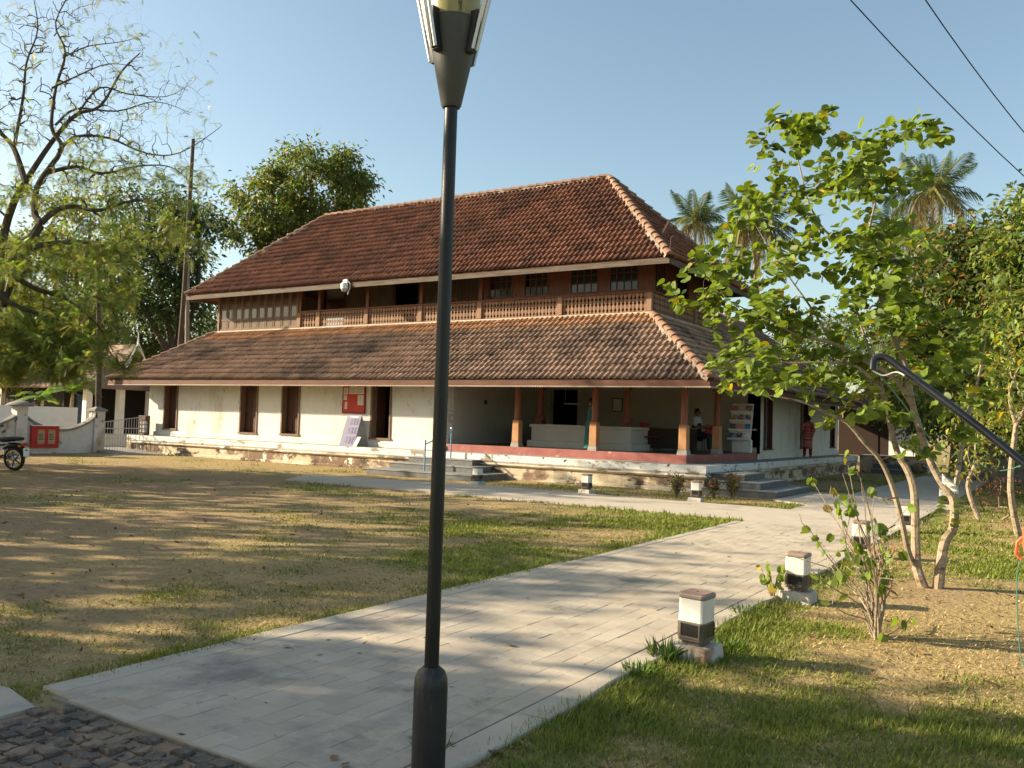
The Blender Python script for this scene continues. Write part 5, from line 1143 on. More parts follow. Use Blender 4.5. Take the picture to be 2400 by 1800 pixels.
def branchwork(limbs, attract, r0=.012, tipk=.35, bend=.25, rng=RNG, sort=True, maxlink=1e9):
    """limbs: [(points, radii)], attract: (n,3). returns MB tubes + tip points/dirs"""
    mb = MB(); nodes = []; nrad = []
    for pts, rad in limbs:
        P = cr(pts, 4); m = len(P); rr = np.interp(np.linspace(0, 1, m), np.linspace(0, 1, len(rad)), rad)
        mb.tube(P, list(rr), 8)
        for p, r in zip(P, rr): nodes.append(np.array(p)); nrad.append(r)
    nodes = np.array(nodes); nrad = np.array(nrad); tips = []; dirs = []; segs = []
    A = np.array(attract)
    if sort and len(A):
        d0 = np.min(np.linalg.norm(A[:,None]-nodes[None, ::2], axis=2), axis=1); A = A[np.argsort(d0)]
    for a in A:
        d = np.linalg.norm(nodes-a, axis=1)+.35*np.maximum(0, nodes[:,2]-a[2]); i = int(np.argmin(d)); p = nodes[i]; L_ = np.linalg.norm(a-p)
        if L_ < .03 or L_ > maxlink: continue
        mid = p+(a-p)*.45+np.array([0,0,1])*L_*bend*(.3+rng.random())+rng.normal(size=3)*L_*.08
        pts = [p, (p+mid)/2+rng.normal(size=3)*L_*.03, mid, (mid+a)/2+rng.normal(size=3)*L_*.03, a]
        ra = min(nrad[i]*.75, r0*(1.2+L_*1.6)); rb = min(r0*tipk, ra); rad = list(np.linspace(ra, rb, 5))
        mb.tube(pts, rad, 5, cap=False)
        nodes = np.concatenate([nodes, np.array(pts[1:])]); nrad = np.concatenate([nrad, rad[1:]])
        tips.append(a); dirs.append(unit(a-pts[-2])); segs.append(pts)
    return mb, np.array(tips), np.array(dirs), segs
def in_ell(n, c, r, rng=RNG, shell=.55):
    v = unit(rng.normal(size=(n,3))); k = (shell+(1-shell)*rng.random(n))**.7
    return np.array(c)+v*np.array(r)*k[:,None]
def dense_tree(name, label, base, ells, n_att, per, leafL, col, var=.4, alt=None, altp=0, trunk_r=.22, bark='bark', seed=1, spread=.55, cat='tree', droop=.5, fork=.4, group=None, limbr=None):
    rng = np.random.default_rng(seed); base = np.array(base, float)
    root = empty(name, tuple(base)); tag(root, label, cat, group)
    tot = sum(np.prod(e[1]) for e in ells); att = np.concatenate([in_ell(max(6, int(n_att*np.prod(r)/tot)), c, r, rng) for c, r in ells])-base
    c0 = np.array(ells[0][0])-base; limbs = []
    f = c0*np.array([.5,.5,fork]); limbs.append(([ (0,0,-.1), tuple(f*.5+rng.normal(size=3)*.1), tuple(f) ], [trunk_r*1.25, trunk_r, trunk_r*.8]))
    for c, r in ells:
        c = np.array(c)-base
        limbs.append(([tuple(f), tuple((f+c)/2+rng.normal(size=3)*.2), tuple(c), tuple(c+np.array([0,0,r[2]*.5]))], [limbr or trunk_r*.7, trunk_r*.45, trunk_r*.28, trunk_r*.1]))
    mb, tips, dirs, segs = branchwork(limbs, att, r0=trunk_r*.10, rng=rng, bend=.12)
    mb.build('trunk', K[bark], root, smooth=True)
    n = len(tips)*per; T = np.repeat(tips, per, 0); off = rng.normal(size=(n,3))*spread*np.array([1,1,.75]); P = T+off
    D = unit(off*.8+rng.normal(size=(n,3))*.5-np.array([0,0,droop])); N = unit(rng.normal(size=(n,3))*.6+np.array([0,0,1]))
    L = leafL*(.6+.8*rng.random(n)); Q = diamonds(P, D, N, L, L*(.34+.14*rng.random(n)))
    c = cols(n, col, var, rng, alt, altp); clump = np.repeat(.7+.6*rng.random(len(tips)), per)[:,None]; c = np.clip(c*clump, .004, 1)
    me = np_mesh('crown', Q.reshape(-1,3), np.arange(4*n).reshape(-1,4), K['leaf'], False, {'lcol': ('FACE','FLOAT_COLOR', np.concatenate([c, np.ones((n,1))], 1))})
    link('crown', me, root); return root
def gb(px, D): p = at(px, 1000, D); return (p[0], p[1], 0)
def EL(px, py, D, rx, ry, rd=None):     # ellipsoid from pixel centre / pixel radii at distance D
    c = at(px, py, D); s = D/FPX; return (tuple(c), (rx*s, (rd or rx)*s, ry*s))
GRN_D = (.050,.085,.022); GRN_M = (.085,.125,.030); GRN_Y = (.15,.19,.04)

# ---- tree behind the roof
dense_tree('mango_tree', 'round dark green tree rising behind the roof ridge', gb(700, 55), [EL(730,440,55,125,90), EL(640,470,55,95,75), EL(590,540,54,70,75), EL(850,460,56,48,38), EL(800,400,55,70,60), EL(690,560,55,110,70)], 125, 140, .30, (.090,.130,.031), seed=3, trunk_r=.4, spread=.40, alt=(.22,.20,.05), altp=.14)
# ---- trees at the left, behind the feathery tree
dense_tree('dark_tree', 'dark glossy tree beside the bare leaning trunk', gb(400, 52), [EL(430,590,52,75,95), EL(350,520,52,90,80), EL(460,500,53,45,50), EL(410,700,52,80,70), EL(300,640,51,80,90)], 130, 100, .28, (.06,.095,.03), seed=4, trunk_r=.3, spread=.55, bark='bark_dark')
dense_tree('leafy_tree', 'olive green leafy tree standing behind the gatehouse roof', gb(235, 60), [EL(210,560,60,110,110), EL(120,640,60,110,90), EL(250,700,60,80,70), EL(60,740,59,90,70)], 140, 84, .32, (.125,.155,.038), seed=5, trunk_r=.34, alt=(.20,.17,.05), altp=.15, bark='bark_dark')
dense_tree('undergrowth_tree', 'bushy mid green tree low behind the blue shed', gb(60, 58), [EL(40,800,58,110,75), EL(150,820,58,80,60), EL(-60,760,58,90,90)], 150, 70, .30, (.13,.18,.04), seed=6, trunk_r=.16, alt=(.24,.27,.05), altp=.2)
dense_tree('far_bush', 'pale green bush far behind the upper storey corner', gb(480, 62), [EL(480,745,62,60,50), EL(400,790,62,70,60), EL(540,780,62,60,60)], 120, 40, .26, (.13,.16,.055), seed=7, trunk_r=.12, cat='bush')
dense_tree('yellow_bush', 'bright yellow green bush behind the scooped wall', gb(20, 50), [EL(10,850,50,60,40), EL(95,905,49.5,35,28)], 70, 44, .26, (.22,.27,.045), seed=8, trunk_r=.06, cat='bush', spread=.3)
dense_tree('dim_tree', 'dull green tree between the bare trunks and the gatehouse', gb(300, 60), [EL(300,770,60,130,80), EL(180,860,58,120,60), EL(380,840,60,90,60)], 190, 44, .30, (.075,.10,.03), seed=9, trunk_r=.2)
for i, (x, xt, yt, D, lb) in enumerate(((405,453,326,45,'tall bare trunk without a crown, leaning towards the house'), (432,440,560,46,'slim pale trunk close beside the tall bare one'), (232,228,560,40,'straight grey palm trunk hidden in foliage'))):
    b = np.array(gb(x, D)); t = np.array(at(xt, yt, D)); r = empty('bare_trunk', tuple(b)); tag(r, lb, 'tree trunk')
    MB().tube([Vector((0,0,-.1)), Vector((t-b)*.5)+Vector((.12,0,0)), Vector(t-b)], [.13,.11,.085], 10).build('trunk', K['bark_dark' if i != 1 else 'palmtrunk'], r, smooth=True)
# banana plant
def banana(px, D, label, seed, hs=1.0):
    rng = np.random.default_rng(seed); b = gb(px, D); r = empty('banana_plant', b); tag(r, label, 'plant')
    MB().tube([(0,0,-.05),(0,0,1.2*hs),(.05,0,2.2*hs)], [.12,.10,.06], 8).build('stem', K['bark_pale'], r, smooth=True)
    for k in range(8):
        a = k*2.4+rng.random()*.4; L_ = (1.5+.6*rng.random())*hs; up = .55+.5*rng.random(); v = []; n = 9
        for i in range(n):
            t = i/(n-1); out = L_*t*(.55+.45*t)*.75; z = 2.1*hs+L_*up*t-1.25*L_*t*t*(.5+.5*rng.random()*.2); w_ = .26*hs*math.sin(math.pi*(.06+.9*t))**.6
            c = np.array([math.cos(a)*out, math.sin(a)*out, z]); s = np.array([-math.sin(a), math.cos(a), 0])
            v += [c-s*w_-np.array([0,0,w_*.35]), c, c+s*w_-np.array([0,0,w_*.35])]
        f = np.array([(i*3+j, i*3+j+1, i*3+4+j, i*3+3+j) for i in range(n-1) for j in range(2)])
        cc = np.array([.10,.17,.04])*(.8+.5*rng.random()); link('leaf', np_mesh('banana_leaf', np.array(v), f, K['leaf'], True, {'lcol': ('FACE','FLOAT_COLOR', np.tile([*cc,1], (len(f),1)))}), r)
banana(165, 44, 'taller banana plant with broad leaves behind the white wall post', 1, 1.15); banana(95, 43, 'shorter banana plant with arching leaves beside a taller one', 2, .95)

# ---- coconut palms
def frond_mesh(L_, droop, rng, col):
    n = 26; V = []; F = []; C_ = []
    pts = []
    for i in range(n+1):
        t = i/n; pts.append(np.array([L_*(t-.12*t*t*droop), 0, L_*(.42*t-droop*.75*t*t)]))
    for i in range(n):
        a, b = pts[i], pts[i+1]; k = len(V); w_ = .035*(1-i/n)+.008
        V += [a+[0,-w_,0], a+[0,w_,0], b+[0,w_,0], b+[0,-w_,0]]; F.append((k,k+1,k+2,k+3)); C_.append((.22,.20,.08))
        t = (i+.5)/n
        if t > .12:
            for q in (0, .5):
                for s in (-1, 1):
                    l = L_*.33*math.sin(math.pi*min(1, .12+t*.88))**.55*(.85+.3*rng.random())
                    p = a+(b-a)*q; d = unit(np.array([.55, s*.75, -.35-.55*droop*rng.random()])); e = p+d*l+np.array([0,0,-.18*l*droop]); m = p+d*l*.5
                    k = len(V); V += [p, m+[.009,0,.0], e, m-[.009,0,.0]]; F.append((k,k+1,k+2,k+3)); C_.append(np.array(col)*(.7+.6*rng.random()))
    C_ = np.array([np.array(c) for c in C_]); return np_mesh('frond', np.array(V), np.array(F), K['leaf'], False, {'lcol': ('FACE','FLOAT_COLOR', np.concatenate([C_, np.ones((len(C_),1))], 1))})
rngp = np.random.default_rng(21)
FR = [frond_mesh(1.0, d, rngp, c) for d, c in ((.25,(.05,.085,.028)), (.55,(.055,.09,.028)), (1.0,(.06,.09,.028)), (1.4,(.08,.10,.03)), (1.9,(.18,.145,.06)))]
def palm(px, py, D, Rr, lb, seed, lean=0):
    rng = np.random.default_rng(seed); c = np.array(at(px, py, D)); b = np.array([c[0]+lean, c[1], 0]); r = empty('coconut_palm', tuple(b)); tag(r, lb, 'palm', None)
    t = c-b; MB().tube([(0,0,-.2), tuple(t*.5+np.array([-lean*.1,0,0])), tuple(t)], [.26,.19,.16], 10).build('trunk', K['palmtrunk'], r, smooth=True)
    for k in range(26):
        lvl = k/25; o = link('frond', FR[min(4, int(lvl*5))], r, tuple(t+rng.normal(size=3)*.05))
        pitch = R(62)-lvl*R(95)+rng.normal()*.12
        o.rotation_euler = (rng.normal()*.15, -pitch, k*2.4+rng.normal()*.15); s = Rr*(1.0+.25*rng.random())*(.85 if lvl < .15 else 1)*(.8 if lvl > .85 else 1); o.scale = (s,s,s)
    nt_ = MB()
    for k in range(7): a = k*.9; MB().ball((t[0]+.35*math.cos(a), t[1]+.35*math.sin(a), t[2]-.25-.1*rng.random()), .16, 8, 6).build('coconut', K['twig'], r)
palm(1630, 522, 95, 3.6, 'coconut palm standing just clear of the roof hip', 1); palm(1768, 535, 80, 4.2, 'coconut palm half hidden by the heart leaved tree', 2, .8)
palm(2186, 455, 76, 3.7, 'tallest coconut palm, rising above the orange tinged tree', 3, -.8); palm(2095, 555, 88, 3.7, 'coconut palm with pale hanging fronds next to the tallest palm', 4)

# ---- tree mass at the right
dense_tree('flowering_tree', 'broad tree with orange tinged leaves beyond the rear wall', gb(2240, 40), [EL(2260,640,40,110,110), EL(2170,760,39,90,100), EL(2300,760,39,110,110), EL(2230,880,38,120,90)], 230, 84, .30, (.092,.122,.032), seed=11, trunk_r=.22, alt=(.30,.18,.06), altp=.10, spread=.48)
dense_tree('creeper_tree', 'light green tree draped in creepers at the lawn far edge', gb(2440, 34), [EL(2420,560,34,75,110), EL(2400,720,34,70,120), EL(2460,800,33,110,110)], 190, 80, .27, (.125,.175,.042), seed=12, trunk_r=.2, alt=(.24,.25,.06), altp=.2, spread=.42)
dense_tree('shrub_tree', 'low yellow green shrubbery before the rear wall', gb(2330, 29), [EL(2330,920,29,110,80), EL(2180,950,33,70,60), EL(2420,960,28,80,90)], 190, 72, .19, (.12,.16,.036), seed=13, trunk_r=.08, alt=(.30,.27,.06), altp=.15, spread=.35, cat='shrub')
dense_tree('backdrop_tree', 'pale green tree glimpsed through the heart leaved tree', gb(1980, 60), [EL(1960,800,60,90,60), EL(2080,850,58,90,60), EL(1880,820,62,80,60)], 170, 40, .30, (.10,.13,.045), seed=14, trunk_r=.2)
dense_tree('backdrop_tree', 'tall green tree behind the creeper draped tree', gb(2640, 36), [EL(2640,650,36,170,190)], 130, 40, .28, (.09,.12,.035), seed=15, trunk_r=.25)
# slim saplings on the right lawn
dense_tree('sapling', 'slim sapling with small yellowing leaves by the far bollard', gb(2300, 20.5), [EL(2290,985,20.5,70,60), EL(2270,1075,20.5,45,50)], 46, 14, .13, (.16,.19,.04), seed=16, trunk_r=.045, bark='bark_pale', spread=.20, alt=(.40,.30,.04), altp=.15, fork=.6)
dense_tree('sapling', 'thin pole like sapling beside the red bucket', (on_z(2392,1262,-.07)[0], on_z(2392,1262,-.07)[1], -.08), [EL(2370,880,17,50,80), EL(2420,800,17,60,80)], 50, 15, .13, (.15,.19,.04), seed=17, trunk_r=.05, bark='bark_pale', spread=.20, alt=(.42,.34,.05), altp=.12, fork=.7)
dense_tree('dry_shrub', 'dry reddish twiggy shrub beside the slim sapling', gb(2340, 21), [EL(2345,1150,21,45,40)], 40, 8, .05, (.20,.09,.05), seed=18, trunk_r=.02, bark='twig', spread=.16, cat='shrub')

# ---- feathery leaved tree at the left
def px3(lst, D, jit=0, s=.5425):
    return [tuple(at(x*s, y*s, D+(jit*(k % 3-1)))) for k, (x, y) in enumerate(lst)]
def feather_tree():
    rng = np.random.default_rng(31); D = 27.0; b = np.array(gb(-75, D)); root = empty('feathery_tree', tuple(b)); tag(root, 'large sparse feathery leaved tree arching over the boundary wall', 'tree')
    f0 = at(-40, 830, D)
    L = [([tuple(b+np.array([0,0,-.1])), tuple(at(-62,960,D)), tuple(f0), *px3([(30,1180),(100,1080),(180,960)], D)], [.34,.30,.27,.22,.19,.16])]
    L += [(px3([(180,960),(150,920),(190,780),(255,650),(240,540),(225,380),(270,250),(290,100),(330,-60)], D, .25), [.13,.12,.10,.08,.06,.045,.03,.015])]
    L += [([tuple(f0), *px3([(10,1050),(60,900),(110,790),(230,610),(330,500),(430,440),(500,300),(560,230)], D, -.3)], [.18,.15,.13,.10,.08,.06,.04,.02])]
    L += [(px3([(180,960),(250,905),(340,900),(440,915),(560,860),(700,850),(830,900)], D, .3), [.13,.10,.085,.07,.05,.03,.012])]
    L += [(px3([(190,750),(330,720),(450,740),(620,700),(760,740),(860,860)], D, -.3), [.09,.07,.05,.035,.02,.01])]
    L += [(px3([(255,650),(330,590),(480,600),(640,660),(790,640),(900,570),(945,535)], D, .3), [.07,.055,.045,.03,.02,.012,.006])]
    L += [(px3([(110,790),(60,640),(0,560),(-60,430),(-90,200)], D, .4), [.12,.09,.07,.05,.02])]
    L += [(px3([(60,640),(100,420),(90,260),(160,120),(140,-40)], D, -.4), [.07,.05,.04,.025,.01])]
    L += [(px3([(240,540),(330,470),(520,480),(690,470),(850,480)], D, .2), [.05,.04,.03,.018,.006]), (px3([(330,500),(430,380),(560,390),(720,390),(850,370)], D, -.2), [.045,.035,.025,.015,.005])]
    L += [(px3([(225,380),(330,330),(450,260),(620,280)], D, .2), [.04,.03,.018,.006]), (px3([(270,250),(380,200),(520,190),(630,140)], D, 0), [.03,.022,.014,.005])]
    L += [(px3([(100,1080),(240,1050),(420,1060),(560,1120),(640,1240)], D, .4), [.12,.09,.06,.04,.015]), (px3([(30,1180),(160,1250),(300,1300),(420,1420),(480,1520)], D-1, .3), [.10,.08,.05,.03,.012])]
    L += [(px3([(-40,1260),(90,1330),(260,1400),(430,1470),(540,1570)], D-1.5, .3), [.10,.08,.05,.03,.012]), (px3([(-60,1350),(60,1420),(180,1500),(300,1560)], D-.5, .3), [.08,.06,.04,.012])]
    L = [([tuple(np.array(p)-b+rng.normal(size=3)*.10*(k > 1)) for k, p in enumerate(pts)], [q*.74 for q in rad]) for pts, rad in L]
    def region(n, x0, x1, y0, y1, jd): return np.array([at(x0+(x1-x0)*rng.random(), y0+(y1-y0)*rng.random(), D+jd*rng.normal()) for _ in range(n)])
    def keep(A):   # stay inside the arching outline seen in the photograph, as a world-space cone round the limbs
        out = []
        for a in A:
            d = min(np.linalg.norm(np.array(p)+b-a) for pts, _ in L for p in pts)
            if d < 2.3: out.append(a)
        return np.array(out)
    up = keep(np.concatenate([region(1500, -60, 340, -60, 345, 1.3), region(800, 150, 500, 70, 430, .9)]))
    lo = keep(np.concatenate([region(260, -60, 500, 380, 620, 1.3), region(400, -60, 330, 560, 870, 1.5), region(230, -60, 225, 760, 890, .9)]))
    att = np.concatenate([up, lo])-b
    mb, tips, dirs, segs = branchwork(L, att, r0=.020, tipk=.85, rng=rng, bend=.15)
    mb.build('trunk', K['bark_dark'], root, smooth=True)
    P = []; DD = []
    for s in segs:
        z = s[-1][2]; low = sstep(9.5, 6.0, z); k = rng.poisson(.22+16*low+5*(z < 5.2))
        for _ in range(k):
            t = .25+.75*rng.random(); i = min(3, int(t*4)); p = s[i]+(s[i+1]-s[i])*(t*4-i); P.append(p); DD.append(unit(rng.normal(size=3)+unit(s[i+1]-s[i])*.6+np.array([0,0,-.25])))
    P = np.array(P); DD = np.array(DD); n = len(P); Ls = .17+.17*rng.random(n); S = unit(np.cross(DD, unit(rng.normal(size=(n,3))*.5+np.array([0,0,1])))); base_c = cols(n, (.165,.225,.055), .45, rng, (.25,.25,.07), .25)
    V = []; C_ = []
    for j in range(9):
        for sg in (-1, 1):
            t = .15+.85*j/8; p = P+DD*(Ls*t)[:,None]-np.array([0,0,1])*(Ls*.25*t*t)[:,None]; l = (Ls*.26*(1-.45*abs(t-.5)))[:,None]
            e = p+S*sg*l+DD*l*.45-np.array([0,0,1])*l*.2; q = p+DD*.017; V.append(np.stack([p, q, e], 1)); C_.append(base_c)
    V = np.concatenate(V).reshape(-1,3); C_ = np.concatenate(C_)
    link('crown', np_mesh('feather_leaves', V, np.arange(len(V)).reshape(-1,3), K['leaf'], False, {'lcol': ('FACE','FLOAT_COLOR', np.concatenate([C_, np.ones((len(C_),1))], 1))}), root)
feather_tree()

# ---- heart-leaved (bauhinia) tree, in the right foreground
def lobed_leaf(fold=.30, curl=.12):
    """two-lobed leaf, unit length along +x, facing +z"""
    h = [(0,0),(-.08,.20),(.05,.40),(.35,.50),(.70,.44),(.95,.27),(1.0,.12),(.88,0)]; V = []; F = []
    for s in (1, -1):
        k = len(V); V += [(x, s*y, abs(y)*fold-curl*x*x) for x, y in h]; m = len(h)
        ids = list(range(k, k+m)); F.append(tuple(ids if s < 0 else ids[::-1]))
    return V, F
def leaf_variants(n, colf):
    out = []
    for i in range(n):
        V, F = lobed_leaf(.10+.5*RNG.random(), .05+.25*RNG.random()); me = bpy.data.meshes.new('leaf'); me.from_pydata(V, [], F); me.materials.append(K['leaf'])
        a = me.attributes.new('lcol', 'FLOAT_COLOR', 'FACE'); a.data.foreach_set('color', np.tile([*colf(i), 1], (2,1)).astype(np.float32).ravel()); me.update(); out.append(me)
    return out
def leafcol(i): return np.array((.135,.195,.034) if i % 29 else (.27,.23,.035))*(.5+.95*RNG.random())
LV = leaf_variants(18, leafcol)
def place_leaf(parent, p, d, nrm, L_, me=None, name='leaf'):
    d = Vector(d).normalized(); s = Vector(nrm).cross(d); s = s.normalized() if s.length > 1e-4 else d.orthogonal().normalized(); u = d.cross(s)
    o = link(name, me or LV[RNG.integers(len(LV))], parent)
    o.matrix_local = Matrix(((d.x, s.x, u.x, p[0]), (d.y, s.y, u.y, p[1]), (d.z, s.z, u.z, p[2]), (0,0,0,1))) @ Matrix.Scale(float(L_), 4); return o
def merged_leaves(name, items, parent):
    V = []; F = []; C_ = []
    for (p, d, nr, L_) in items:
        v, f = lobed_leaf(.10+.5*RNG.random(), .05+.25*RNG.random()); d = unit(np.array(d)); s = unit(np.cross(nr, d)); u = np.cross(d, s); v = np.array(v)*L_
        k = len(V); V += list(np.array(p)+v[:,0:1]*d+v[:,1:2]*s+v[:,2:3]*u); F += [tuple(i+k for i in q) for q in f]; c = leafcol(RNG.integers(40)); C_ += [[*c,1]]*2
    me = bpy.data.meshes.new(name); me.from_pydata([tuple(q) for q in V], [], F); me.materials.append(K['leaf']); a = me.attributes.new('lcol', 'FLOAT_COLOR', 'FACE'); a.data.foreach_set('color', np.array(C_, np.float32).ravel())
    return tag(link(name, me, parent), kind='stuff')
def heart_tree():
    rng = np.random.default_rng(41); bp = on_z(2182, 1387, -.07); D = math.hypot(bp[0]-CAM[0], bp[1]-CAM[1]); b = np.array([bp[0], bp[1], -.08])
    root = empty('heart_leaved_tree', tuple(b)); tag(root, 'young multi stemmed tree with heart shaped leaves near the bollards', 'tree')
    X = lambda lst, dd=0.0, sl=0.0: [tuple(np.array(at(x, y, D+dd+sl*k))-b) for k, (x, y) in enumerate(lst)]
    g = (0,0,-.06)
    L = [([(-.03,.0,-.06)]+X([(2150,1335),(2146,1267),(2143,1158),(2128,1105),(2104,1062),(2084,984),(2070,922),(2054,873),(2030,800),(2010,740)], 0, .04), [.078,.070,.062,.055,.048,.042,.036,.03,.022,.012])]
    L += [(X([(2142,1322),(2128,1290),(2112,1215),(2090,1136),(2063,1078),(2027,1039),(1985,991),(1937,967),(1882,943),(1828,931),(1765,922)], -.05, -.07), [.045,.043,.040,.037,.034,.030,.026,.021,.016,.012,.006])]
    L += [([(.06,.02,-.06)]+X([(2206,1315),(2216,1267),(2234,1238),(2236,1185),(2228,1160),(2204,1127),(2178,1074),(2154,1001),(2138,945),(2121,854),(2101,806),(2082,748),(2062,690),(2040,620),(2028,580)], .05, .02), [.082,.072,.066,.06,.056,.052,.05,.046,.043,.036,.032,.028,.024])]
    L += [(X([(2140,953),(2106,898),(2072,869),(2039,854),(2000,828),(1950,803),(1870,786),(1819,757),(1769,736),(1700,700)], .0, -.1), [.040,.036,.034,.032,.028,.024,.02,.016,.012,.005])]
    L += [(X([(2028,580),(2047,495),(2062,428),(2075,360),(2150,295)], .3, .05), [.024,.018,.014,.009,.004]), (X([(2028,580),(1971,559),(1933,540),(1895,474),(1876,398),(1861,339),(1849,301)], .3, -.03), [.022,.02,.017,.014,.011,.008,.004])]
    L += [(X([(2101,806),(2150,720),(2190,640),(2230,600)], .3, .2), [.026,.02,.014,.006]), (X([(2236,1185),(2246,1098),(2262,1000),(2290,900),(2310,800)], .2, .15), [.045,.036,.028,.018,.008]), (X([(1950,803),(1900,720),(1850,650),(1790,560),(1740,470)], .1, -.05), [.02,.016,.012,.008,.004]), (X([(2070,922),(2010,860),(1930,850),(1840,850),(1740,840),(1680,870)], -.3, -.1), [.026,.022,.018,.013,.009,.004])]
    blobs = [(1830,310,90,50,45),(1930,360,110,70,60),(2080,340,80,60,35),(2170,300,30,25,8),(1900,470,140,80,70),(2060,460,110,80,70),(1730,470,60,50,22),(1800,580,120,80,70),(1960,620,140,90,80),(2110,600,110,80,60),(1700,650,80,60,40),(1760,720,110,60,65),(1900,760,130,80,70),(2050,740,120,80,60),(2170,720,110,90,60),(1640,700,40,20,12),(1720,850,90,60,50),(1850,870,120,50,60),(1990,900,90,60,40),(2210,860,110,90,50),(2280,980,70,70,26),(1980,1000,50,40,14),(2120,1000,50,60,16)]
    att = []
    for (x, y, rx, ry, n) in blobs:
        n = int(n*.84)
        for _ in range(max(2, int(n/5.4))):
            a = rng.random()*6.283; q = math.sqrt(rng.random()); cx_, cy_, cd_ = x+rx*q*math.cos(a), y+ry*q*math.sin(a), .85*rng.normal()
            for _k in range(7): att.append(np.array(at(cx_+24*rng.normal(), cy_+18*rng.normal(), D+cd_+.16*rng.normal()))-b)
    L = [(pts, [q*.76 for q in rad]) for pts, rad in L]
    mb, tips, dirs, segs = branchwork(L, att, r0=.0052, rng=rng, bend=.10)
    mb.build('trunk', K['bark_pale'], root, smooth=True)
    items = []
    for s in segs:
        k = rng.integers(3, 6)
        for j in range(k):
            t = 1-.13*j*(1 if np.linalg.norm(s[-1]-s[0]) > .5 else 1.6)
            if t < .1: continue
            i = min(3, int(t*4-1e-6)); p = s[i]+(s[i+1]-s[i])*(t*4-i); ax = unit(s[i+1]-s[i]); sd_ = unit(np.cross(ax, np.array([0,0,1]))+1e-6)*(1 if j % 2 else -1)
            d = unit(ax*.5+sd_*.9+rng.normal(size=3)*.35+np.array([0,0,-.15])); nr = unit(np.array([-.45,-.2,1.0])+rng.normal(size=3)*.45)
            items.append((p+d*.02, d, nr, .072+.048*rng.random()))
    for k in range(14):    # epicormic leaves on the right stem
        t = k/14; p = np.array(at(2232-14*t, 1170+70*t, D))-b; s = 1 if k % 2 else -1; r_ = np.array([_r[0], _r[1], 0])
        items.append((p+r_*s*.05, unit(r_*s+np.array([0,0,.1])), unit(np.array([0,-.2,1.])+rng.normal(size=3)*.2), .10))
    order = np.argsort([np.linalg.norm(np.array(q[0])+b-CAM)/q[3] for q in items])
    for i in order[:290]: place_leaf(root, *items[i])
    merged_leaves('small_leaves', [items[i] for i in order[290:]], root)
    # rag caught in the fork
    rag = empty('cloth_rag', tuple(at(2222, 1135, D))); tag(rag, 'grey and white rag wedged in the tree fork', 'rag')
    V = []; n = 8
    for i in range(n):
        for j in range(5):
            q = np.array(at(2208+i*5.5, 1118+i*4.5+j*5-8, D-.06+.03*math.sin(i*1.7+j*2.1)))-np.array(at(2222,1135,D)); V.append(q)
    link('cloth', np_mesh('cloth', np.array(V), np.array([(i*5+j, i*5+j+1, i*5+6+j, i*5+5+j) for i in range(n-1) for j in range(4)]), K['paper'], True), rag).modifiers.new('t', 'SOLIDIFY').thickness = .006
    return D
HD = heart_tree()
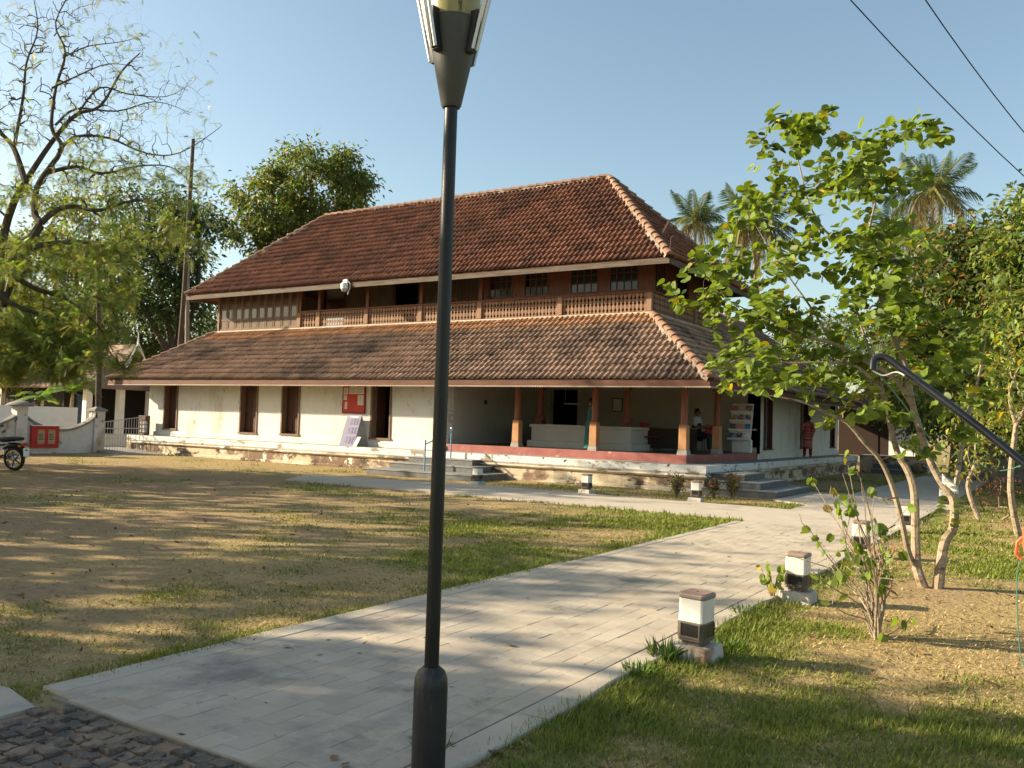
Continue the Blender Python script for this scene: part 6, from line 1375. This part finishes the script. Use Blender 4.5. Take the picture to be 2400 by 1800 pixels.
# ---- thin shrub in front of it
PODM = []
mb = MB(); mb.tube([(0,0,0),(.3,.02,.02),(.7,0,.05),(1,.02,.02)], [.02,.09,.08,.01], 6); mb.v = [(x, y*.35, z) for x, y, z in mb.v]; podm = mb.mesh('pod', mat('brown_pod', [(.3,(.16,.07,.04)),(.7,(.26,.13,.07))], scale=20, rough=.7), True)
def thin_shrub():
    rng = np.random.default_rng(51); bp = on_z(2060, 1507, -.075); D = math.hypot(bp[0]-CAM[0], bp[1]-CAM[1]); b = np.array([bp[0], bp[1], -.08])
    root = empty('thin_shrub', tuple(b)); tag(root, 'thin bare stemmed shrub with few leaves and brown pods', 'shrub')
    X = lambda x, y, dd=0: np.array(at(x, y, D+dd))-b
    tipsx = [(1905,1340),(1890,1230),(1930,1180),(1900,1120),(1985,1075),(1950,1150),(2010,1100),(1960,1250),(2040,1190),(2000,1180),(2060,1240),(1985,1290),(2030,1290),(2075,1300),(2015,1230),(1940,1300),(2050,1150),(1970,1190),(2090,1350),(1925,1400),(1975,1110),(1920,1260),(2025,1160),(2045,1260),(1995,1340),(2080,1240)]
    segs = []; mb = MB()
    for i, (x, y) in enumerate(tipsx):
        dd = .35*rng.normal(); t = X(x, y, dd); m = np.array([t[0]*.30, t[1]*.30, t[2]*.5])+rng.normal(size=3)*.03; s0 = np.array([rng.normal()*.03, rng.normal()*.03, -.05])
        P = cr([s0, m*.5+rng.normal(size=3)*.012, m, (m+t)/2+rng.normal(size=3)*.04, t], 4); mb.tube(P, list(np.linspace(.011, .0028, len(P))), 6); segs.append([np.array(p) for p in P])
        for _ in range(3):
            q = rng.integers(7, len(P)-1); e = np.array(P[q])+rng.normal(size=3)*.10+np.array([0,0,.13*rng.random()]); mb.tube([P[q], (np.array(P[q])+e)/2+rng.normal(size=3)*.015, e], [.004,.003,.002], 5); segs.append([np.array(P[q]), (np.array(P[q])+e)/2, e])
    x2 = [X(1905,1240), X(1960,1290), X(2010,1380)]
    mb.tube([X(2000,1385), X(1940,1330), X(1860,1305), X(1830,1300)], [.006,.005,.004,.002], 5)
    mb.build('stems', K['bark_pale'], root, smooth=True)
    for k in range(92):
        s = segs[rng.integers(len(segs))]; p = s[-1]+rng.normal(size=3)*.015; place_leaf(root, p, unit(rng.normal(size=3)*.5+np.array([0,0,-.8])), unit(rng.normal(size=3)+np.array([-.5,-.5,.2])), .055+.035*rng.random())
    for (x, y) in ((1880,1245),(2150,1450),(2125,1460),(2105,1455),(2070,1490)): place_leaf(root, X(x, y, -.1), unit(rng.normal(size=3)*.4+np.array([0,0,-.6])), unit(rng.normal(size=3)+np.array([-.5,-.6,0])), .09)
    for k in range(30):
        s = segs[rng.integers(len(segs))]; place_leaf(root, s[-1], unit(rng.normal(size=3)+np.array([0,0,-.3])), unit(rng.normal(size=3)), .07+.06*rng.random(), podm, 'seed_pod')
    mb2 = MB()
    for (x, y) in ((2140,1450),(2120,1480)): mb2.tube([X(2062,1500), X(x-20, y+15, -.05), X(x, y-10, -.1)], [.005,.004,.002], 5)
    mb2.build('side_stem', K['bark_pale'], root)
thin_shrub()
# ---- leafy sprig at the second bollard, weeds, flowering bushes
def sprig(loc, n, h, spread, Lf, label, name='leafy_sprig', cat='plant', seed=1, flowers=0, col=None):
    rng = np.random.default_rng(seed); root = empty(name, tuple(loc)); tag(root, label, cat); mb = MB(); ends = []
    for k in range(n):
        a = rng.random()*6.28; t = np.array([math.cos(a)*spread*rng.random(), math.sin(a)*spread*rng.random(), h*(.6+.5*rng.random())])
        P = [np.array([0,0,-.03])+rng.normal(size=3)*.01*np.array([1,1,0]), t*.5+rng.normal(size=3)*spread*.1+np.array([0,0,h*.1]), t]; mb.tube(P, [.006*h/.3+.002,.004*h/.3+.001,.002], 5); ends.append(P)
    mb.build('stems', K['twig'], root, smooth=True)
    return root, ends, rng
r_, ends, rng_ = sprig((5.37,-13.0,.02), 6, .34, .13, .08, 'leafy green sprig growing against the bollard with stained block', seed=61)
for P in ends:
    for t in (.5,.75,1.0): place_leaf(r_, P[0]+(P[2]-P[0])*t, unit(rng_.normal(size=3)*.6+np.array([0,-.2,-.6])), unit(rng_.normal(size=3)+np.array([-.5,-.6,.3])), .06+.03*rng_.random())
pinkm = mat('pink_petals', (.42,.10,.20), rough=.6, trans=.2)
def flower_bush(px, py, wpx, hpx, lb, seed):
    g = on_z(px, py, 0); D = math.hypot(g[0]-CAM[0], g[1]-CAM[1]); s = D/FPX; r, ends, rng = sprig((g[0], g[1], float(gz(g[0], g[1]))), 26, hpx*s, wpx*s*.6, .05, lb, 'flowering_bush', 'bush', seed)
    P = np.concatenate([np.array([e[1], (e[1]+e[2])/2, e[2]]) for e in ends]); P = np.repeat(P, 9, 0); P = P+rng.normal(size=P.shape)*.06; n = len(P); L = .04+.03*rng.random(n)
    Q = diamonds(P, unit(rng.normal(size=(n,3))+np.array([0,0,.2])), unit(rng.normal(size=(n,3))), L, L*.5); c = cols(n, (.10,.115,.03), .4, rng, (.24,.10,.06), .15)
    link('foliage', np_mesh('foliage', Q.reshape(-1,3), np.arange(4*n).reshape(-1,4), K['leaf'], False, {'lcol': ('FACE','FLOAT_COLOR', np.concatenate([c, np.ones((n,1))], 1))}), r)
    fm = MB()
    for a in range(5): t = a*1.257; fm.add([(0,0,0),(.022*math.cos(t-.5),.022*math.sin(t-.5),.008),(.034*math.cos(t),.034*math.sin(t),.004),(.022*math.cos(t+.5),.022*math.sin(t+.5),.008)], [(0,1,2,3)])
    fme = fm.mesh('flower', pinkm)
    for k in range(16):
        e = ends[rng.integers(len(ends))]; o = link('flower', fme, r, tuple(e[2]+rng.normal(size=3)*.03)); o.rotation_euler = (rng.normal()*.8, rng.normal()*.8, rng.random()*6)
flower_bush(1586, 1163, 32, 45, 'pink flowering bush before the cream plinth face', 71); flower_bush(1718, 1168, 42, 52, 'larger pink flowering bush against the side steps', 72); flower_bush(1672, 1166, 24, 38, 'small pink flowering bush just round the plinth corner', 73)
def tuft(x, y, h, n, lb, seed):
    rng = np.random.default_rng(seed); z = float(gz(x, y)); r = empty('grass_tuft', (x, y, z)); tag(r, lb, 'grass tuft')
    a = rng.random(n)*6.283; q = .10*np.sqrt(rng.random(n)); px_, py_ = q*np.cos(a), q*np.sin(a); t = .15+.7*rng.random(n); az = a+rng.normal(size=n)*.6; L = h*(.5+.7*rng.random(n)); W = .004+.003*rng.random(n)
    d = np.stack([np.cos(az)*np.sin(t), np.sin(az)*np.sin(t), np.cos(t)], 1); s = np.stack([-np.sin(az), np.cos(az), 0*az], 1); P = np.stack([px_, py_, 0*px_-.01], 1)
    m_ = P+d*L[:,None]*.55; e = P+d*L[:,None]-np.array([0,0,1])*(L*.25)[:,None]*np.sin(t)[:,None]
    Q = np.stack([P-s*W[:,None], P+s*W[:,None], m_+s*W[:,None]*.8, e, m_-s*W[:,None]*.8], 1); c = cols(n, (.085,.15,.03), .4, rng)
    link('blades', np_mesh('blades', Q.reshape(-1,3), np.arange(5*n).reshape(-1,5), K['grass'], False, {'gcol': ('FACE','FLOAT_COLOR', np.concatenate([c, np.ones((n,1))], 1))}), r)
tuft(5.36,-15.75,.16,120,'tall grass tuft in front of the bollard nearest the cobbles',1); tuft(5.62,-15.15,.13,110,'weedy tuft behind the bollard nearest the cobbles',2); tuft(5.40,-16.25,.11,120,'dark green tuft spilling onto the path edge',3); tuft(5.10,-18.12,.09,70,'small weed tuft beside the lamp post foot',4); tuft(5.33,-13.9,.10,80,'low weed tuft under the raised path edge',5); tuft(8.6,-16.4,.10,90,'dark weed tuft alone in the shaded lawn',6)
# fallen leaves
dryl = [mat('dry_leaf_%s' % n_, c, rough=.8) for n_, c in (('tan', (.26,.15,.07)), ('brown', (.13,.07,.035)))]
dm = []
for m_ in dryl:
    V, F = lobed_leaf(.25, -.25); me = bpy.data.meshes.new('fallen_leaf'); me.from_pydata(V, [], F); me.materials.append(m_); dm.append(me)
for i in range(22):
    while True:
        d_ = 4.2+9*RNG.random()**1.4; a_ = -.25+1.15*RNG.random(); x, y = CAM[0]-math.sin(a_)*d_, CAM[1]+math.cos(a_)*d_
        if y > -18.7 or x > 5.6: break
    onp = bool(PX0 < x < PX1)
    o = link('fallen_leaf', dm[i % 2]); o.location = (x, y, (.036 if onp else float(gz(x, y))+.012)); o.rotation_euler = (RNG.normal()*.12, RNG.normal()*.12, RNG.random()*6.28); s = .035+.045*RNG.random(); o.scale = (s,s,s)
    tag(o, 'dry brown leaf lying on the grey pavers' if onp else 'dry brown leaf lying in the grass', 'leaf', 'fallen leaves on the pavers' if onp else 'fallen leaves on the lawn')

# ---- trees left of the view whose shade falls across lawn and path
def shade(x, y, h, r, n, lb, seed, per=95, zlo=None):
    c = (x, y, h*.66); dense_tree('garden_tree', lb, (x, y, 0), [(c, (r, r, h*.34)), ((x+r*.5, y+r*.3, h*.5), (r*.7, r*.7, h*.2))], int(n*.42), per, .46, (.08,.12,.03), seed=seed, trunk_r=.2, spread=.62, group='garden trees shading the lawn')
SHADE = [(-8.0,-25.0,9.0,1.7,95), (-12,-28.3,10,2.6,135), (-2.5,-23.7,5.0,1.3,60), (-14.6,-22.7,9.0,2.0,56), (-16,-20.2,8.8,1.1,24), (-18.8,-17.9,9.2,1.4,32), (-21,-15.4,9.4,1.1,24), (-24,-14.0,9.6,1.1,24), (-28,-12.8,10,1.0,20)]
for i, q in enumerate(SHADE): shade(*q, 'leafy garden tree casting shade across the dry lawn', 100+i)
